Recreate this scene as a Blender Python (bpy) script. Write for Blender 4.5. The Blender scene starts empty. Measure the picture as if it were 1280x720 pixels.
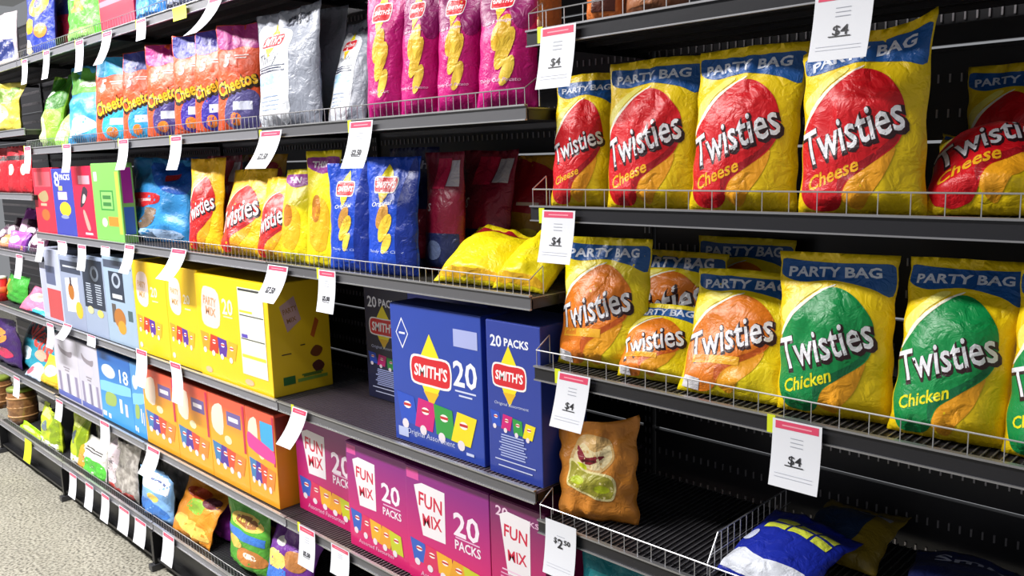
import bpy, bmesh, math, random
import numpy as np
from mathutils import Vector, Matrix

# ------------------------------------------------------------------ camera, world, lights, exposure
Z0 = 1.64                                   # floor at z = 0
YAW, PITCH, ROLL, FPX = -0.77949, 0.15409, -0.02761, 1050.0
CAM = np.array([1.32331, -1.40326, 0.17884 + Z0])
_f = np.array([math.sin(YAW)*math.cos(PITCH), math.cos(YAW)*math.cos(PITCH), -math.sin(PITCH)])
_r = np.array([math.cos(YAW), -math.sin(YAW), 0.0]); _u = np.cross(_r, _f)
RT = math.cos(ROLL)*_r + math.sin(ROLL)*_u
UP = -math.sin(ROLL)*_r + math.cos(ROLL)*_u
FW = _f
scene = bpy.context.scene
C = scene.collection
cd = bpy.data.cameras.new('camera'); cam = bpy.data.objects.new('camera', cd); C.objects.link(cam)
cd.sensor_width = 36; cd.lens = FPX/1280*36; cd.clip_start = 0.02
M = Matrix.Identity(4)
for i in range(3):
    M[i][0], M[i][1], M[i][2], M[i][3] = RT[i], UP[i], -FW[i], CAM[i]
cam.matrix_world = M
scene.camera = cam

world = bpy.data.worlds.new('world'); scene.world = world; world.use_nodes = True
world.node_tree.nodes['Background'].inputs[0].default_value = (0.93, 0.95, 1.0, 1)
world.node_tree.nodes['Background'].inputs[1].default_value = 0.30
def area(x, y, z, sx, sy, power, col=(1, 0.98, 0.96)):
    l = bpy.data.lights.new('ceiling_tube', 'AREA'); l.shape = 'RECTANGLE'; l.size = sx; l.size_y = sy
    l.energy = power; l.color = col
    o = bpy.data.objects.new('ceiling_tube_light', l); o.location = (x, y, z); C.objects.link(o)
    return o
for lx, pw in ((-8.0, 120), (-6.2, 140), (-4.4, 175), (-2.7, 205), (-1.1, 105)):
    area(lx, -2.1, 4.1, 1.5, 0.28, pw)
vs = scene.view_settings
vs.view_transform = 'Standard'; vs.look = 'None'; vs.gamma = 1; vs.use_curve_mapping = False
vs.exposure = 0.0

def W(px, py, Y=0.0):
    d = FW + RT*(px-640)/FPX - UP*(py-360)/FPX
    return CAM + d*((Y-CAM[1])/d[1])

# ------------------------------------------------------------------ materials
def lin(h):
    h = h.lstrip('#'); v = [int(h[i:i+2], 16)/255 for i in (0, 2, 4)]
    return tuple((c/12.92 if c <= 0.04045 else ((c+0.055)/1.055)**2.4) for c in v) + (1,)
_m = {}
def mat(col, kind='card', col2=None):
    k = (col, kind, col2)
    if k in _m: return _m[k]
    m = bpy.data.materials.new(kind + '_' + col.strip('#')); m.use_nodes = True
    nt = m.node_tree; b = nt.nodes['Principled BSDF']; N = nt.nodes.new; L = nt.links.new
    b.inputs['Base Color'].default_value = lin(col)
    tc = N('ShaderNodeTexCoord')
    def bump(scale, st, dist=0.002, detail=3):
        n = N('ShaderNodeTexNoise'); n.inputs['Scale'].default_value = scale; n.inputs['Detail'].default_value = detail
        L(tc.outputs['Object'], n.inputs['Vector'])
        bp = N('ShaderNodeBump'); bp.inputs['Strength'].default_value = st; bp.inputs['Distance'].default_value = dist
        L(n.outputs['Fac'], bp.inputs['Height']); L(bp.outputs['Normal'], b.inputs['Normal'])
    if kind == 'foil':
        b.inputs['Roughness'].default_value = 0.38; b.inputs['Specular IOR Level'].default_value = 0.4
        b.inputs['Coat Weight'].default_value = 0.08; b.inputs['Coat Roughness'].default_value = 0.2
        n1 = N('ShaderNodeTexNoise'); n1.inputs['Scale'].default_value = 30; n1.inputs['Detail'].default_value = 4; n1.inputs['Distortion'].default_value = 0.6
        n2 = N('ShaderNodeTexVoronoi'); n2.feature = 'DISTANCE_TO_EDGE'; n2.inputs['Scale'].default_value = 11
        mv = N('ShaderNodeVectorMath'); mv.operation = 'MULTIPLY_ADD'; L(n1.outputs['Color'], mv.inputs[0]); mv.inputs[1].default_value = (.10, .10, .10); L(tc.outputs['Object'], mv.inputs[2])
        L(tc.outputs['Object'], n1.inputs['Vector']); L(mv.outputs[0], n2.inputs['Vector'])
        b1 = N('ShaderNodeBump'); b1.inputs['Strength'].default_value = 0.6; b1.inputs['Distance'].default_value = 0.005; L(n1.outputs['Fac'], b1.inputs['Height'])
        b2 = N('ShaderNodeBump'); b2.inputs['Strength'].default_value = 0.55; b2.inputs['Distance'].default_value = 0.012; L(n2.outputs['Distance'], b2.inputs['Height']); L(b1.outputs['Normal'], b2.inputs['Normal']); L(b2.outputs['Normal'], b.inputs['Normal'])
    elif kind == 'clear':
        b.inputs['Roughness'].default_value = 0.25; b.inputs['Coat Weight'].default_value = 0.5
        n = N('ShaderNodeTexNoise'); n.inputs['Scale'].default_value = 30; L(tc.outputs['Object'], n.inputs['Vector'])
        r = N('ShaderNodeValToRGB'); L(n.outputs['Fac'], r.inputs[0])
        r.color_ramp.elements[0].position = 0.4; r.color_ramp.elements[0].color = lin(col)
        r.color_ramp.elements[1].position = 0.6; r.color_ramp.elements[1].color = lin(col2 or '#ffffff')
        L(r.outputs[0], b.inputs['Base Color'])
    elif kind == 'metal':
        b.inputs['Metallic'].default_value = 0.75; b.inputs['Roughness'].default_value = 0.36
        n = N('ShaderNodeTexNoise'); n.inputs['Scale'].default_value = 9; L(tc.outputs['Object'], n.inputs['Vector'])
        mr = N('ShaderNodeMapRange'); mr.inputs[3].default_value = 0.28; mr.inputs[4].default_value = 0.48
        L(n.outputs['Fac'], mr.inputs[0]); L(mr.outputs[0], b.inputs['Roughness'])
    elif kind == 'paint':
        b.inputs['Roughness'].default_value = 0.38; b.inputs['Metallic'].default_value = 0.2; bump(60, 0.1)
    elif kind == 'grad':            # printed colour fade, bottom (col) to top (col2)
        b.inputs['Roughness'].default_value = 0.42; b.inputs['Coat Weight'].default_value = 0.15
        uv = N('ShaderNodeUVMap'); s = N('ShaderNodeSeparateXYZ'); L(uv.outputs[0], s.inputs[0])
        r = N('ShaderNodeValToRGB'); r.color_ramp.elements[0].color = lin(col); r.color_ramp.elements[1].color = lin(col2)
        r.color_ramp.elements[0].position = 0.2; r.color_ramp.elements[1].position = 0.9
        if col2 == '#e2583a': r.color_ramp.elements[0].position = 0.58; r.color_ramp.elements[1].position = 0.9
        L(s.outputs[1], r.inputs[0]); L(r.outputs[0], b.inputs['Base Color'])
    elif kind == 'floor':
        b.inputs['Roughness'].default_value = 0.5
        v = N('ShaderNodeTexNoise'); v.inputs['Scale'].default_value = 75; v.inputs['Detail'].default_value = 5; L(tc.outputs['Object'], v.inputs['Vector'])
        r = N('ShaderNodeValToRGB'); e = r.color_ramp.elements
        e[0].position = 0.36; e[0].color = lin('#5d5a52'); e[1].position = 0.48; e[1].color = lin('#9c988a')
        x = e.new(0.62); x.color = lin('#b8b4a6')
        L(v.outputs['Fac'], r.inputs[0])
        n2 = N('ShaderNodeTexNoise'); n2.inputs['Scale'].default_value = 4; n2.inputs['Detail'].default_value = 4; L(tc.outputs['Object'], n2.inputs['Vector'])
        mx = N('ShaderNodeMix'); mx.data_type = 'RGBA'; mx.blend_type = 'MULTIPLY'; mx.inputs[0].default_value = 0.35
        L(r.outputs[0], mx.inputs[6]); L(n2.outputs['Fac'], mx.inputs[7]); L(mx.outputs[2], b.inputs['Base Color'])
    elif kind == 'paper':
        b.inputs['Roughness'].default_value = 0.55
    else:
        b.inputs['Roughness'].default_value = 0.42; b.inputs['Coat Weight'].default_value = 0.12
        n = N('ShaderNodeTexNoise'); n.inputs['Scale'].default_value = 6; L(tc.outputs['Object'], n.inputs['Vector'])
        hs = N('ShaderNodeHueSaturation'); hs.inputs['Color'].default_value = lin(col)
        mr = N('ShaderNodeMapRange'); mr.inputs[3].default_value = 0.92; mr.inputs[4].default_value = 1.06
        L(n.outputs['Fac'], mr.inputs[0]); L(mr.outputs[0], hs.inputs['Value']); L(hs.outputs[0], b.inputs['Base Color'])
    _m[k] = m
    return m

# ------------------------------------------------------------------ object helpers
def thing(name, label, cat, loc=(0, 0, 0), rotz=0.0, group=None):
    o = bpy.data.objects.new(name, None); C.objects.link(o); o.empty_display_size = 0.05
    o.location = tuple(float(v) for v in loc); o.rotation_euler = (0, 0, rotz); o['label'] = label; o['category'] = cat
    if group: o['group'] = group
    return o
def link(name, me, mats, parent=None, smooth=False, kind=None):
    for m in mats: me.materials.append(m)
    if smooth: me.shade_smooth()
    o = bpy.data.objects.new(name, me); C.objects.link(o)
    if parent: o.parent = parent
    if kind: o['kind'] = kind
    return o
class MB:                                       # boxes and bars collected into ONE mesh
    def __init__(s): s.v = []; s.f = []; s.mi = []
    def box(s, x0, x1, y0, y1, z0, z1, mi=0):
        n = len(s.v)
        s.v += [(x0,y0,z0),(x1,y0,z0),(x1,y1,z0),(x0,y1,z0),(x0,y0,z1),(x1,y0,z1),(x1,y1,z1),(x0,y1,z1)]
        s.f += [(n,n+3,n+2,n+1),(n+4,n+5,n+6,n+7),(n,n+1,n+5,n+4),(n+1,n+2,n+6,n+5),(n+2,n+3,n+7,n+6),(n+3,n,n+4,n+7)]
        s.mi += [mi]*6
    def bar(s, a, b, r, k=6, mi=0):
        a = Vector(a); b = Vector(b); d = (b-a).normalized(); t = d.orthogonal().normalized(); w = d.cross(t); n = len(s.v)
        for p in (a, b):
            for i in range(k):
                q = p + (t*math.cos(i*2*math.pi/k) + w*math.sin(i*2*math.pi/k))*r; s.v.append(tuple(q))
        for i in range(k):
            j = (i+1) % k; s.f.append((n+i, n+j, n+k+j, n+k+i)); s.mi.append(mi)
        s.f.append(tuple(n+i for i in reversed(range(k)))); s.f.append(tuple(n+k+i for i in range(k))); s.mi += [mi, mi]
    def build(s, name, mats, parent=None, bevel=0, kind=None):
        me = bpy.data.meshes.new(name); me.from_pydata(s.v, [], s.f); me.update()
        me.polygons.foreach_set('material_index', s.mi)
        if not isinstance(mats, (list, tuple)): mats = [mats]
        if bevel:
            bm = bmesh.new(); bm.from_mesh(me)
            bmesh.ops.bevel(bm, geom=bm.edges[:], offset=bevel, segments=2, affect='EDGES', profile=0.6); bm.to_mesh(me); bm.free()
        return link(name, me, mats, parent, kind=kind)

# ------------------------------------------------------------------ printed artwork in (u, v), wrapped on a surface grid
def curve(pts, n=5):
    P = [np.array(p, float) for p in pts]; out = []; k = len(P)
    for i in range(k):
        a, b, c, d = P[i-1], P[i], P[(i+1) % k], P[(i+2) % k]
        for j in range(n):
            t = j/n
            out.append(0.5*((2*b) + (c-a)*t + (2*a-5*b+4*c-d)*t*t + (3*b-a-3*c+d)*t**3))
    return [tuple(p) for p in out]
def disc(cx, cy, rx, ry, n=18): return [(cx+rx*math.cos(i*2*math.pi/n), cy+ry*math.sin(i*2*math.pi/n)) for i in range(n)]
def rect(x0, y0, x1, y1): return [(x0, y0), (x1, y0), (x1, y1), (x0, y1)]
_txt = {}
def text2d(s, shear, bold):
    k = (s, shear, bold)
    if k not in _txt:
        cu = bpy.data.curves.new('t', 'FONT'); cu.body = s; cu.shear = shear; cu.offset = bold; cu.resolution_u = 2
        cu.align_x = 'CENTER'; cu.size = 1
        ob = bpy.data.objects.new('t', cu)
        me = bpy.data.meshes.new_from_object(ob)
        v = [(p.co.x, p.co.y) for p in me.vertices]; f = [tuple(p.vertices) for p in me.polygons]
        bpy.data.objects.remove(ob); bpy.data.curves.remove(cu); bpy.data.meshes.remove(me)
        xs = [p[0] for p in v] or [0, 1]
        mid = (min(xs)+max(xs))/2
        v = [(x-mid, y-0.36) for x, y in v]
        _txt[k] = (v, f, max(xs)-min(xs))
    return _txt[k]
_cut = {}
def prepare(key, layers, asp, nu, nv, cut):
    """layers -> {'art': (uv, faces, mats, layer index)...} cached per design"""
    kk = (key, round(asp, 1), nu, nv, cut)
    if kk in _cut: return _cut[kk]
    res = {}
    words = []
    for L in layers:
        if L[0] == 'T' and L[2] not in words: words.append(L[2])
    for part in ['art'] + words:
        V = []; F = []; MI = []; LI = []; cols = []
        for li, L in enumerate(layers):
            istext = L[0] == 'T'
            if (L[2] if istext else 'art') != part: continue
            if istext:
                _, col, s, cx, cy, h, rot, width = L[:8]; shear = L[8] if len(L) > 8 else 0; bold = L[9] if len(L) > 9 else 0
                v, f, w = text2d(s, shear, bold)
                sy = h/0.73; sx = (width/w) if width else sy
                c, sn = math.cos(math.radians(rot)), math.sin(math.radians(rot))
                v = [(cx + (x*sx*c - y*sy*sn), cy + (x*sx*sn + y*sy*c)/asp) for x, y in v]
            else:
                col, v = L[1], L[2]; v = list(v); f = [tuple(range(len(v)))]
            if not v: continue
            bm = bmesh.new(); bv = [bm.verts.new((min(max(x, 0.012), 0.988), min(max(y, 0.005), 0.995), 0)) for x, y in v]
            for q in f:
                try: bm.faces.new([bv[i] for i in q])
                except ValueError: pass
            bmesh.ops.triangulate(bm, faces=bm.faces[:])
            if cut:
                xs = [p[0] for p in v]; ys = [p[1] for p in v]
                for i in range(1, nu):
                    if min(xs) < i/nu < max(xs):
                        bmesh.ops.bisect_plane(bm, geom=bm.verts[:]+bm.edges[:]+bm.faces[:], plane_co=(i/nu, 0, 0), plane_no=(1, 0, 0), dist=1e-6)
                for i in range(1, nv):
                    if min(ys) < i/nv < max(ys):
                        bmesh.ops.bisect_plane(bm, geom=bm.verts[:]+bm.edges[:]+bm.faces[:], plane_co=(0, i/nv, 0), plane_no=(0, 1, 0), dist=1e-6)
            bm.normal_update(); bm.verts.index_update()
            o = len(V)
            if col not in cols: cols.append(col)
            for p in bm.verts: V.append((p.co.x, p.co.y)); LI.append(li)
            for p in bm.faces:
                ids = [q.index + o for q in p.verts]
                if p.normal.z < 0: ids.reverse()
                F.append(tuple(ids)); MI.append(cols.index(col))
            bm.free()
        if V: res[part] = (np.array(V), F, MI, cols, np.array(LI))
    _cut[kk] = res
    return res
def normals(P):
    du = np.gradient(P, axis=0); dv = np.gradient(P, axis=1); n = np.cross(du, dv)
    return n/np.maximum(np.linalg.norm(n, axis=2, keepdims=True), 1e-9)
def bil(G, uv):
    nu, nv = G.shape[0]-1, G.shape[1]-1
    x = np.clip(uv[:, 0]*nu, 0, nu-1e-6); y = np.clip(uv[:, 1]*nv, 0, nv-1e-6)
    i = x.astype(int); j = y.astype(int); a = (x-i)[:, None]; b = (y-j)[:, None]
    return G[i, j]*(1-a)*(1-b) + G[i+1, j]*a*(1-b) + G[i, j+1]*(1-a)*b + G[i+1, j+1]*a*b
def apply_art(key, layers, P, parent, kind, asp, off=0.0007, step=0.0001, cut=True, names=('printed_artwork', 'lettering')):
    nu, nv = P.shape[0]-1, P.shape[1]-1; N = normals(P)
    R = prepare(key, layers, asp, nu, nv, cut)
    art = None
    for part in R:
        nm = names[0] if part == 'art' else names[1]
        uv, F, MI, cols, LI = R[part]
        X = bil(P, uv) + bil(N, uv)*(off + step*LI)[:, None]
        me = bpy.data.meshes.new(nm); me.from_pydata([tuple(p) for p in X], [], F); me.update()
        me.polygons.foreach_set('material_index', MI)
        o_ = link(nm, me, [mat(c, kind) if isinstance(c, str) else mat(c[0], c[2] if len(c) > 2 else 'grad', c[1]) for c in cols], art or parent, smooth=(kind == 'foil'))
        if part == 'art': art = o_

# ------------------------------------------------------------------ snack bag
from mathutils.bvhtree import BVHTree
PLACED = []          # what already stands on the shelves, so that nothing is put into something else
SHELVES = []
def room_above(x, z):
    up = [s[2]-z for s in SHELVES if s[0]-.01 <= x <= s[1]+.01 and s[2] > z+.03]
    return min(up) if up else 9
def bag(design, label, X0, X1, y, z, h, T=0.09, yaw=0.0, lean=(4, 4), seed=0, group='', wr=1.0, belly=0.5, name='snack_bag', cat='snack bag', droop=0.0, nu=22, nv=28, probe=False):
    key, base, layers = design
    rs = np.random.RandomState(seed+7)
    w = X1-X0
    u = np.linspace(0, 1, nu+1)[:, None]; v = np.linspace(0, 1, nv+1)[None, :]
    sm = lambda t: np.clip(t, 0, 1)**2*(3-2*np.clip(t, 0, 1))
    # thickness profile, narrow seals at both ends
    g = np.minimum(1, 0.32 + 1.0*sm(v/0.16)) * (1-sm((v-belly)/(0.965-belly))**1.25)
    g = np.where(v > 0.955, 0.0, g); g = np.where(v < 0.02, 0.18, g)
    th = T/2*g*np.power(np.sin(np.pi*np.clip(u, 0.0, 1.0)), 0.62)
    # outline: sides pulled in where the bag is full
    wid = w*(1-0.05*np.sin(np.pi*np.clip((v-0.03)/0.92, 0, 1))) * np.where(v > 0.955, 1.02, 1)
    scal = 0.0016*wr*np.sin(v*2*np.pi*rs.uniform(3, 5)+rs.uniform(0, 6))
    x = (u-0.5)*wid + scal*(2*u-1)
    # creases
    cre = np.zeros((nu+1, nv+1))
    for _ in range(7):
        ku, kv, ph = rs.uniform(-1.6, 1.6), rs.uniform(-2.0, 2.0), rs.uniform(0, 6.3)
        s = np.sin(2*np.pi*(ku*u+kv*v)+ph + 0.8*np.sin(2*np.pi*(u*rs.uniform(.5, 1.5)-v*rs.uniform(.5, 1.5))))
        cre += (0.5-np.abs(s))*0.0022
    for _ in range(4):                          # gathers running out of the seals
        k, ph = rs.uniform(3.0, 6.5), rs.uniform(0, 6.3)
        s = np.sin(2*np.pi*k*u+ph)
        cre += s*0.0016*np.exp(-((v-0.93)/0.10)**2) + s*0.0016*np.exp(-((v-0.05)/0.08)**2)
    cre *= wr*(w/0.22)*np.power(np.sin(np.pi*u), 0.35)
    cre2 = cre*0.6
    roll = math.tan(math.radians(rs.uniform(-2.2, 2.2)))
    # spine
    ang = np.radians(lean[0] + (lean[1]-lean[0])*sm((v-0.1)/0.75))[0]
    dz = np.cos(ang)/nv; dy = np.sin(ang)/nv
    sz = np.concatenate([[0], np.cumsum(dz[1:])]); sy = np.concatenate([[0], np.cumsum(dy[1:])])
    sc = h/max(sz.max(), 0.2)
    sz = sz*sc; sy = sy*sc; H = sc
    ny, nz = -np.cos(ang), np.sin(ang)          # front normal in the y-z plane
    wob = 0.010*wr*(w/0.22)*np.sin(2*np.pi*u*rs.uniform(0.5, 1.2)+rs.uniform(0, 6))*sm((v-0.6)/0.4)
    def sheet(side):
        d = side*(th + 0.0006) + (cre if side > 0 else cre2) + wob
        P = np.zeros((nu+1, nv+1, 3)); P[..., 0] = x
        P[..., 1] = sy[None, :] + ny[None, :]*d; P[..., 2] = sz[None, :] + nz[None, :]*d
        P[..., 2] -= droop*w*((u-0.5)*2)**2*np.sign(u-0.5)*sm((v-0.5)/0.5)
        P[..., 0] += roll*(P[..., 2]-h*.4)
        P[..., 2] = np.maximum(P[..., 2], 0.001)
        return P
    F = sheet(1); B = sheet(-1)
    # keep clear of the wire guard in front: the whole bag stands behind y = 0.007
    ca, sa = math.cos(math.radians(yaw)), math.sin(math.radians(yaw))
    yfront = min((F[..., 0]*sa + F[..., 1]*ca).min(), (B[..., 0]*sa + B[..., 1]*ca).min()) + y
    if yfront < 0.0075: y += 0.0075-yfront
    def world(P):
        Q = P.copy(); Q[..., 0] = P[..., 0]*ca-P[..., 1]*sa+(X0+X1)/2; Q[..., 1] = P[..., 0]*sa+P[..., 1]*ca+y; Q[..., 2] = P[..., 2]+z
        return Q
    nn = (nu+1)*(nv+1)
    verts = [tuple(p) for p in F.reshape(-1, 3)] + [tuple(p) for p in B.reshape(-1, 3)]
    faces = []
    ix = lambda i, j: i*(nv+1)+j
    for i in range(nu):
        for j in range(nv):
            faces.append((ix(i, j), ix(i+1, j), ix(i+1, j+1), ix(i, j+1)))
            faces.append(tuple(nn+k for k in (ix(i, j), ix(i, j+1), ix(i+1, j+1), ix(i+1, j))))
    for j in range(nv):
        faces.append((ix(0, j), ix(0, j+1), nn+ix(0, j+1), nn+ix(0, j)))
        faces.append((ix(nu, j), nn+ix(nu, j), nn+ix(nu, j+1), ix(nu, j+1)))
    for i in range(nu):
        faces.append((ix(i, 0), nn+ix(i, 0), nn+ix(i+1, 0), ix(i+1, 0)))
        faces.append((ix(i, nv), ix(i+1, nv), nn+ix(i+1, nv), nn+ix(i, nv)))
    vw = np.concatenate([world(F).reshape(-1, 3), world(B).reshape(-1, 3)])
    lo, hi = vw.min(0), vw.max(0)
    tree = BVHTree.FromPolygons([tuple(p) for p in vw], faces)
    hit = hi[1] > 0.462
    for l2, h2, t2 in PLACED:
        if (lo < h2).all() and (l2 < hi).all() and tree.overlap(t2): hit = True; break
    if hit and probe: return None
    if hit: print('STILL TOUCHING', label)
    PLACED.append((lo, hi, tree))
    root = thing(name, label, cat, ((X0+X1)/2, y, z), math.radians(yaw), group)
    me = bpy.data.meshes.new('pouch'); me.from_pydata(verts, [], faces); me.update()
    kind = 'foil'
    bmat = mat(base, kind) if isinstance(base, str) else mat(base[0], 'clear', base[1])
    link('pouch', me, [bmat], root, smooth=True)
    if layers: apply_art(key, layers, F, root, 'foil', H/w)
    return root
def pbag(design, label, xl, xr, yt, z, yb=None, Y=0.06, T=0.09, **kw):
    """bag whose seams stand in the plane Y; xl, xr, yt are read off the photograph"""
    h0 = kw.pop('h', None); r = None
    tries = [(dy, k, tl, tr) for dy in ((0, .015, .03, .05, .07) if Y < .1 else (0, .02, .05, .08, .12, .16, .20)) for k in (1, .8, .6) for tl in (0, .06, .13) for tr in (0, .06, .13)]
    tries.sort(key=lambda t: t[0]/(.03 if Y < .1 else .10) + (1-t[1])*2.2 + (t[2]+t[3])*7)
    tries = tries[:90] + [(0, .8, .06, .06)]
    th = math.radians(kw.get('yaw', 0)); ym = (yt + (yb if yb else yt+120))/2
    for n, (dy, k, tl, tr) in enumerate(tries):
        Yn = Y+dy; Tn = T*k; w_ = .2
        for _ in range(4):
            Yc = Yn+Tn/2+abs(math.sin(th))*w_/2
            X0 = W(xl, ym, Yc-w_/2*math.sin(th))[0]; X1 = W(xr, ym, Yc+w_/2*math.sin(th))[0]; w_ = (X1-X0)/math.cos(th)
        cx = (X0+X1)/2; X0, X1 = cx-w_/2+tl*w_, cx+w_/2-tr*w_
        if X0 < 0.006 < X1: X0, X1 = (0.010, X1) if X1 > .12 else (X0, -0.010)
        if X0 < -3.6 < X1: X0, X1 = (-3.590, X1) if (X0+X1)/2 > -3.6 else (X0, -3.610)
        h = h0 or W((xl+xr)/2, yt, Yc)[2]-z
        h = min(h, room_above((X0+X1)/2, z)-.045)
        r = bag(design, label, X0, X1, Yc, z, h, T=Tn, probe=(n < len(tries)-1), **kw)
        if r is not None: return r

# ------------------------------------------------------------------ carton
def carton(front, side, label, X0, X1, y, z, h, depth, yaw=0.0, group='', base='#ffffff', tilt=0.0, name='snack_carton', cat='carton', flap=True, top=None):
    for l2, h2, t2 in PLACED:
        if l2[1] < y+depth and h2[1] > y and l2[2] < z+h and h2[2] > z and l2[0] < X1 and h2[0] > X0:
            if (l2[0]+h2[0]) < (X0+X1): X0 = max(X0, h2[0]+.0015)
            else: X1 = min(X1, l2[0]-.0015)
    h = min(h, room_above((X0+X1)/2, z)-.042)
    w = X1-X0
    bx = [(X0, y, z), (X1, y, z), (X1, y+depth, z), (X0, y+depth, z), (X0, y, z+h), (X1, y, z+h), (X1, y+depth, z+h), (X0, y+depth, z+h)]
    PLACED.append((np.array(bx[0]), np.array(bx[6]), BVHTree.FromPolygons(bx, [(0, 3, 2, 1), (4, 5, 6, 7), (0, 1, 5, 4), (1, 2, 6, 5), (2, 3, 7, 6), (3, 0, 4, 7)])))
    root = thing(name, label, cat, ((X0+X1)/2, y, z), math.radians(yaw), group)
    if tilt: root.rotation_euler = (math.radians(tilt), 0, math.radians(yaw))
    b = MB(); b.box(-w/2, w/2, 0, depth, 0, h)
    bm_ = mat(base, 'card') if isinstance(base, str) else mat(base[0], 'grad', base[1])
    o = b.build('box_body', bm_, root, bevel=0.0025)
    me = o.data
    uvl = me.uv_layers.new(name='UVMap')
    for lp in me.loops: c = me.vertices[lp.vertex_index].co; uvl.data[lp.index].uv = ((c.x+w/2)/w, c.z/h)
    if flap:
        f = MB(); f.box(-w/2+0.002, w/2-0.002, 0.003, depth*0.52, h, h+0.0016); f.box(-w/2+0.002, w/2-0.002, depth*0.535, depth-0.003, h, h+0.0010)
        f.build('top_flap', mat(top or (base if isinstance(base, str) else base[1])), root)
    P = np.array([[(-w/2+0.0026+(w-0.0052)*i, 0, 0.0026+(h-0.0052)*j) for j in (0, 1)] for i in (0, 1)], float)
    if front: apply_art(front[0], front[1], P, root, 'card', h/w, off=0.0003, step=0.00004, cut=False)
    if side:
        P = np.array([[(w/2, 0.0026+(depth-0.0052)*i, 0.0026+(h-0.0052)*j) for j in (0, 1)] for i in (0, 1)], float)
        apply_art(side[0], side[1], P, root, 'card', h/depth, off=0.0003, step=0.00004, cut=False, names=('side_artwork', 'side_lettering'))
    return root
def pcarton(front, side, label, xl, xr, yt, yb, z, depth=0.12, Y=0.03, **kw):
    ym = (yt+yb)/2
    X0 = W(xl, ym, Y)[0]; X1 = W(xr, ym, Y)[0]; h = kw.pop('h', None) or W((xl+xr)/2, yt, Y)[2]-z
    return carton(front, side, label, X0, X1, Y, z, h, depth, **kw)
# ------------------------------------------------------------------ printed designs (flat print; the blue crisp bag also has shade in its colours)
def pill(cx, cy, w, h, asp, k=0.32):
    w /= 2; h = h/2/asp
    return curve([(cx-w, cy-h*.4), (cx-w*.85, cy-h), (cx, cy-h*1.04), (cx+w*.85, cy-h), (cx+w, cy-h*.4), (cx+w, cy+h*.5), (cx+w*.8, cy+h*1.02), (cx, cy+h*1.0), (cx-w*.8, cy+h*1.02), (cx-w, cy+h*.5)], 3)
def diamond(cx, cy, w, h, asp): return [(cx-w/2, cy), (cx, cy-h/2/asp), (cx+w/2, cy), (cx, cy+h/2/asp)]
def badge(cx, cy, s, asp, txt="SMITH'S"):
    return [('P', '#f4e21c', diamond(cx, cy, s*.78, s*1.28, asp)), ('P', '#e9b91c', [(cx-s*.2, cy-.35*s/asp), (cx, cy-.60*s/asp), (cx+s*.2, cy-.35*s/asp)]),
            ('P', '#f6f2f0', pill(cx, cy, s*1.06, s*.50, asp)), ('P', '#d81e2c', pill(cx, cy, s*.99, s*.43, asp)),
            ('T', '#fbfbfb', txt, cx, cy, s*.21, 0, s*.86, 0.1, 0.025)]
def lines(cx, y0, y1, w, asp, n, col, t=0.008, rnd=0):
    r = random.Random(n*7+rnd); out = []
    for i in range(n):
        y = y0 + (y1-y0)*i/max(n-1, 1); a = w/2*r.uniform(.75, 1)
        out.append(('P', col, rect(cx-a, y-t/asp, cx+a, y+t/asp)))
    return out
def chips(cx, cy, s, asp, rot=25, col='#eebb2c'):
    c, sn = math.cos(math.radians(rot)), math.sin(math.radians(rot)); out = []
    for k, (dx, dy, a, b, cc) in enumerate(((-.28, -.30, .30, .14, '#f6d24a'), (.18, .22, .36, .20, col), (0, -.02, .42, .18, '#f3c93c'))):
        pts = disc(dx, dy, a, b, 14); out.append(('P', cc, [(cx+s*(x*c-y*sn), cy+s*(x*sn+y*c)/asp) for x, y in pts]))
    return out
def twist(key, sw, sw2, flavour, fcol, asp=1.42, band='#1c559c', base='#f2cf10', bandtext=True, small=False, pil=False, lobe='#eda21e'):
    red = curve([(.03, .47), (.16, .60), (.34, .73), (.50, .795), (.68, .75), (.83, .63), (.87, .50), (.80, .37), (.60, .26), (.46, .18), (.40, .07), (.30, .02), (.12, .03), (.05, .12), (.02, .28)], 5)
    L = []
    if band:
        L += [('P', band, curve([(.02, .855), (.2, .815), (.5, .835), (.8, .80), (.98, .76), (.985, .93), (.8, .945), (.5, .94), (.2, .945), (.02, .95)], 4))]
    L += [('P', lobe, curve([(.40, .10), (.44, .20), (.60, .28), (.80, .37), (.74, .22), (.62, .10), (.52, .03)], 5)),
          ('P', '#f7ea70', curve([(.03, .62), (.10, .70), (.30, .80), (.40, .80), (.22, .70), (.08, .56)], 4)),
          ('P', '#f8f4e0', curve([(.02, .50), (.15, .635), (.34, .755), (.50, .81), (.50, .80), (.34, .735), (.16, .605), (.03, .48)], 3)),
          ('P', sw, red),
          ('P', sw2, curve([(.40, .10), (.46, .19), (.62, .27), (.80, .38), (.84, .46), (.70, .36), (.50, .27), (.38, .20)], 4))]
    if bandtext: L += [('T', '#d5dcee', 'PARTY BAG', .48, .885, .088, 2, .80, 0, 0.03)]
    L += [('T', '#30161c', 'Twisties', .455, .452, .30, 20, .88, .12, .045), ('T', '#e9e9f0', 'Twisties', .445, .462, .285, 20, .84, .12, .012)]
    if flavour: L += [('T', fcol, flavour, .32, .225, .115, 22, .46, .35, .02)]
    if pil: L += [('P', '#f0b02a', [(.12, .22), (.60, .235), (.60, .30), (.12, .285)]), ('P', '#e58a1e', [(.14, .232), (.30, .237), (.30, .29), (.14, .285)])]
    L += [('P', '#e9e6ea', [(.05, .035), (.22, .02), (.24, .10), (.07, .12)])] if pil else []
    return (key, base, L)
TW_CHEESE = twist('tw_cheese', '#d3121f', '#9d0f1c', 'Cheese', '#f2b21c')
TW_CHICKEN = twist('tw_chicken', '#0c8a46', '#08653a', 'Chicken', '#e9e01c')
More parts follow.
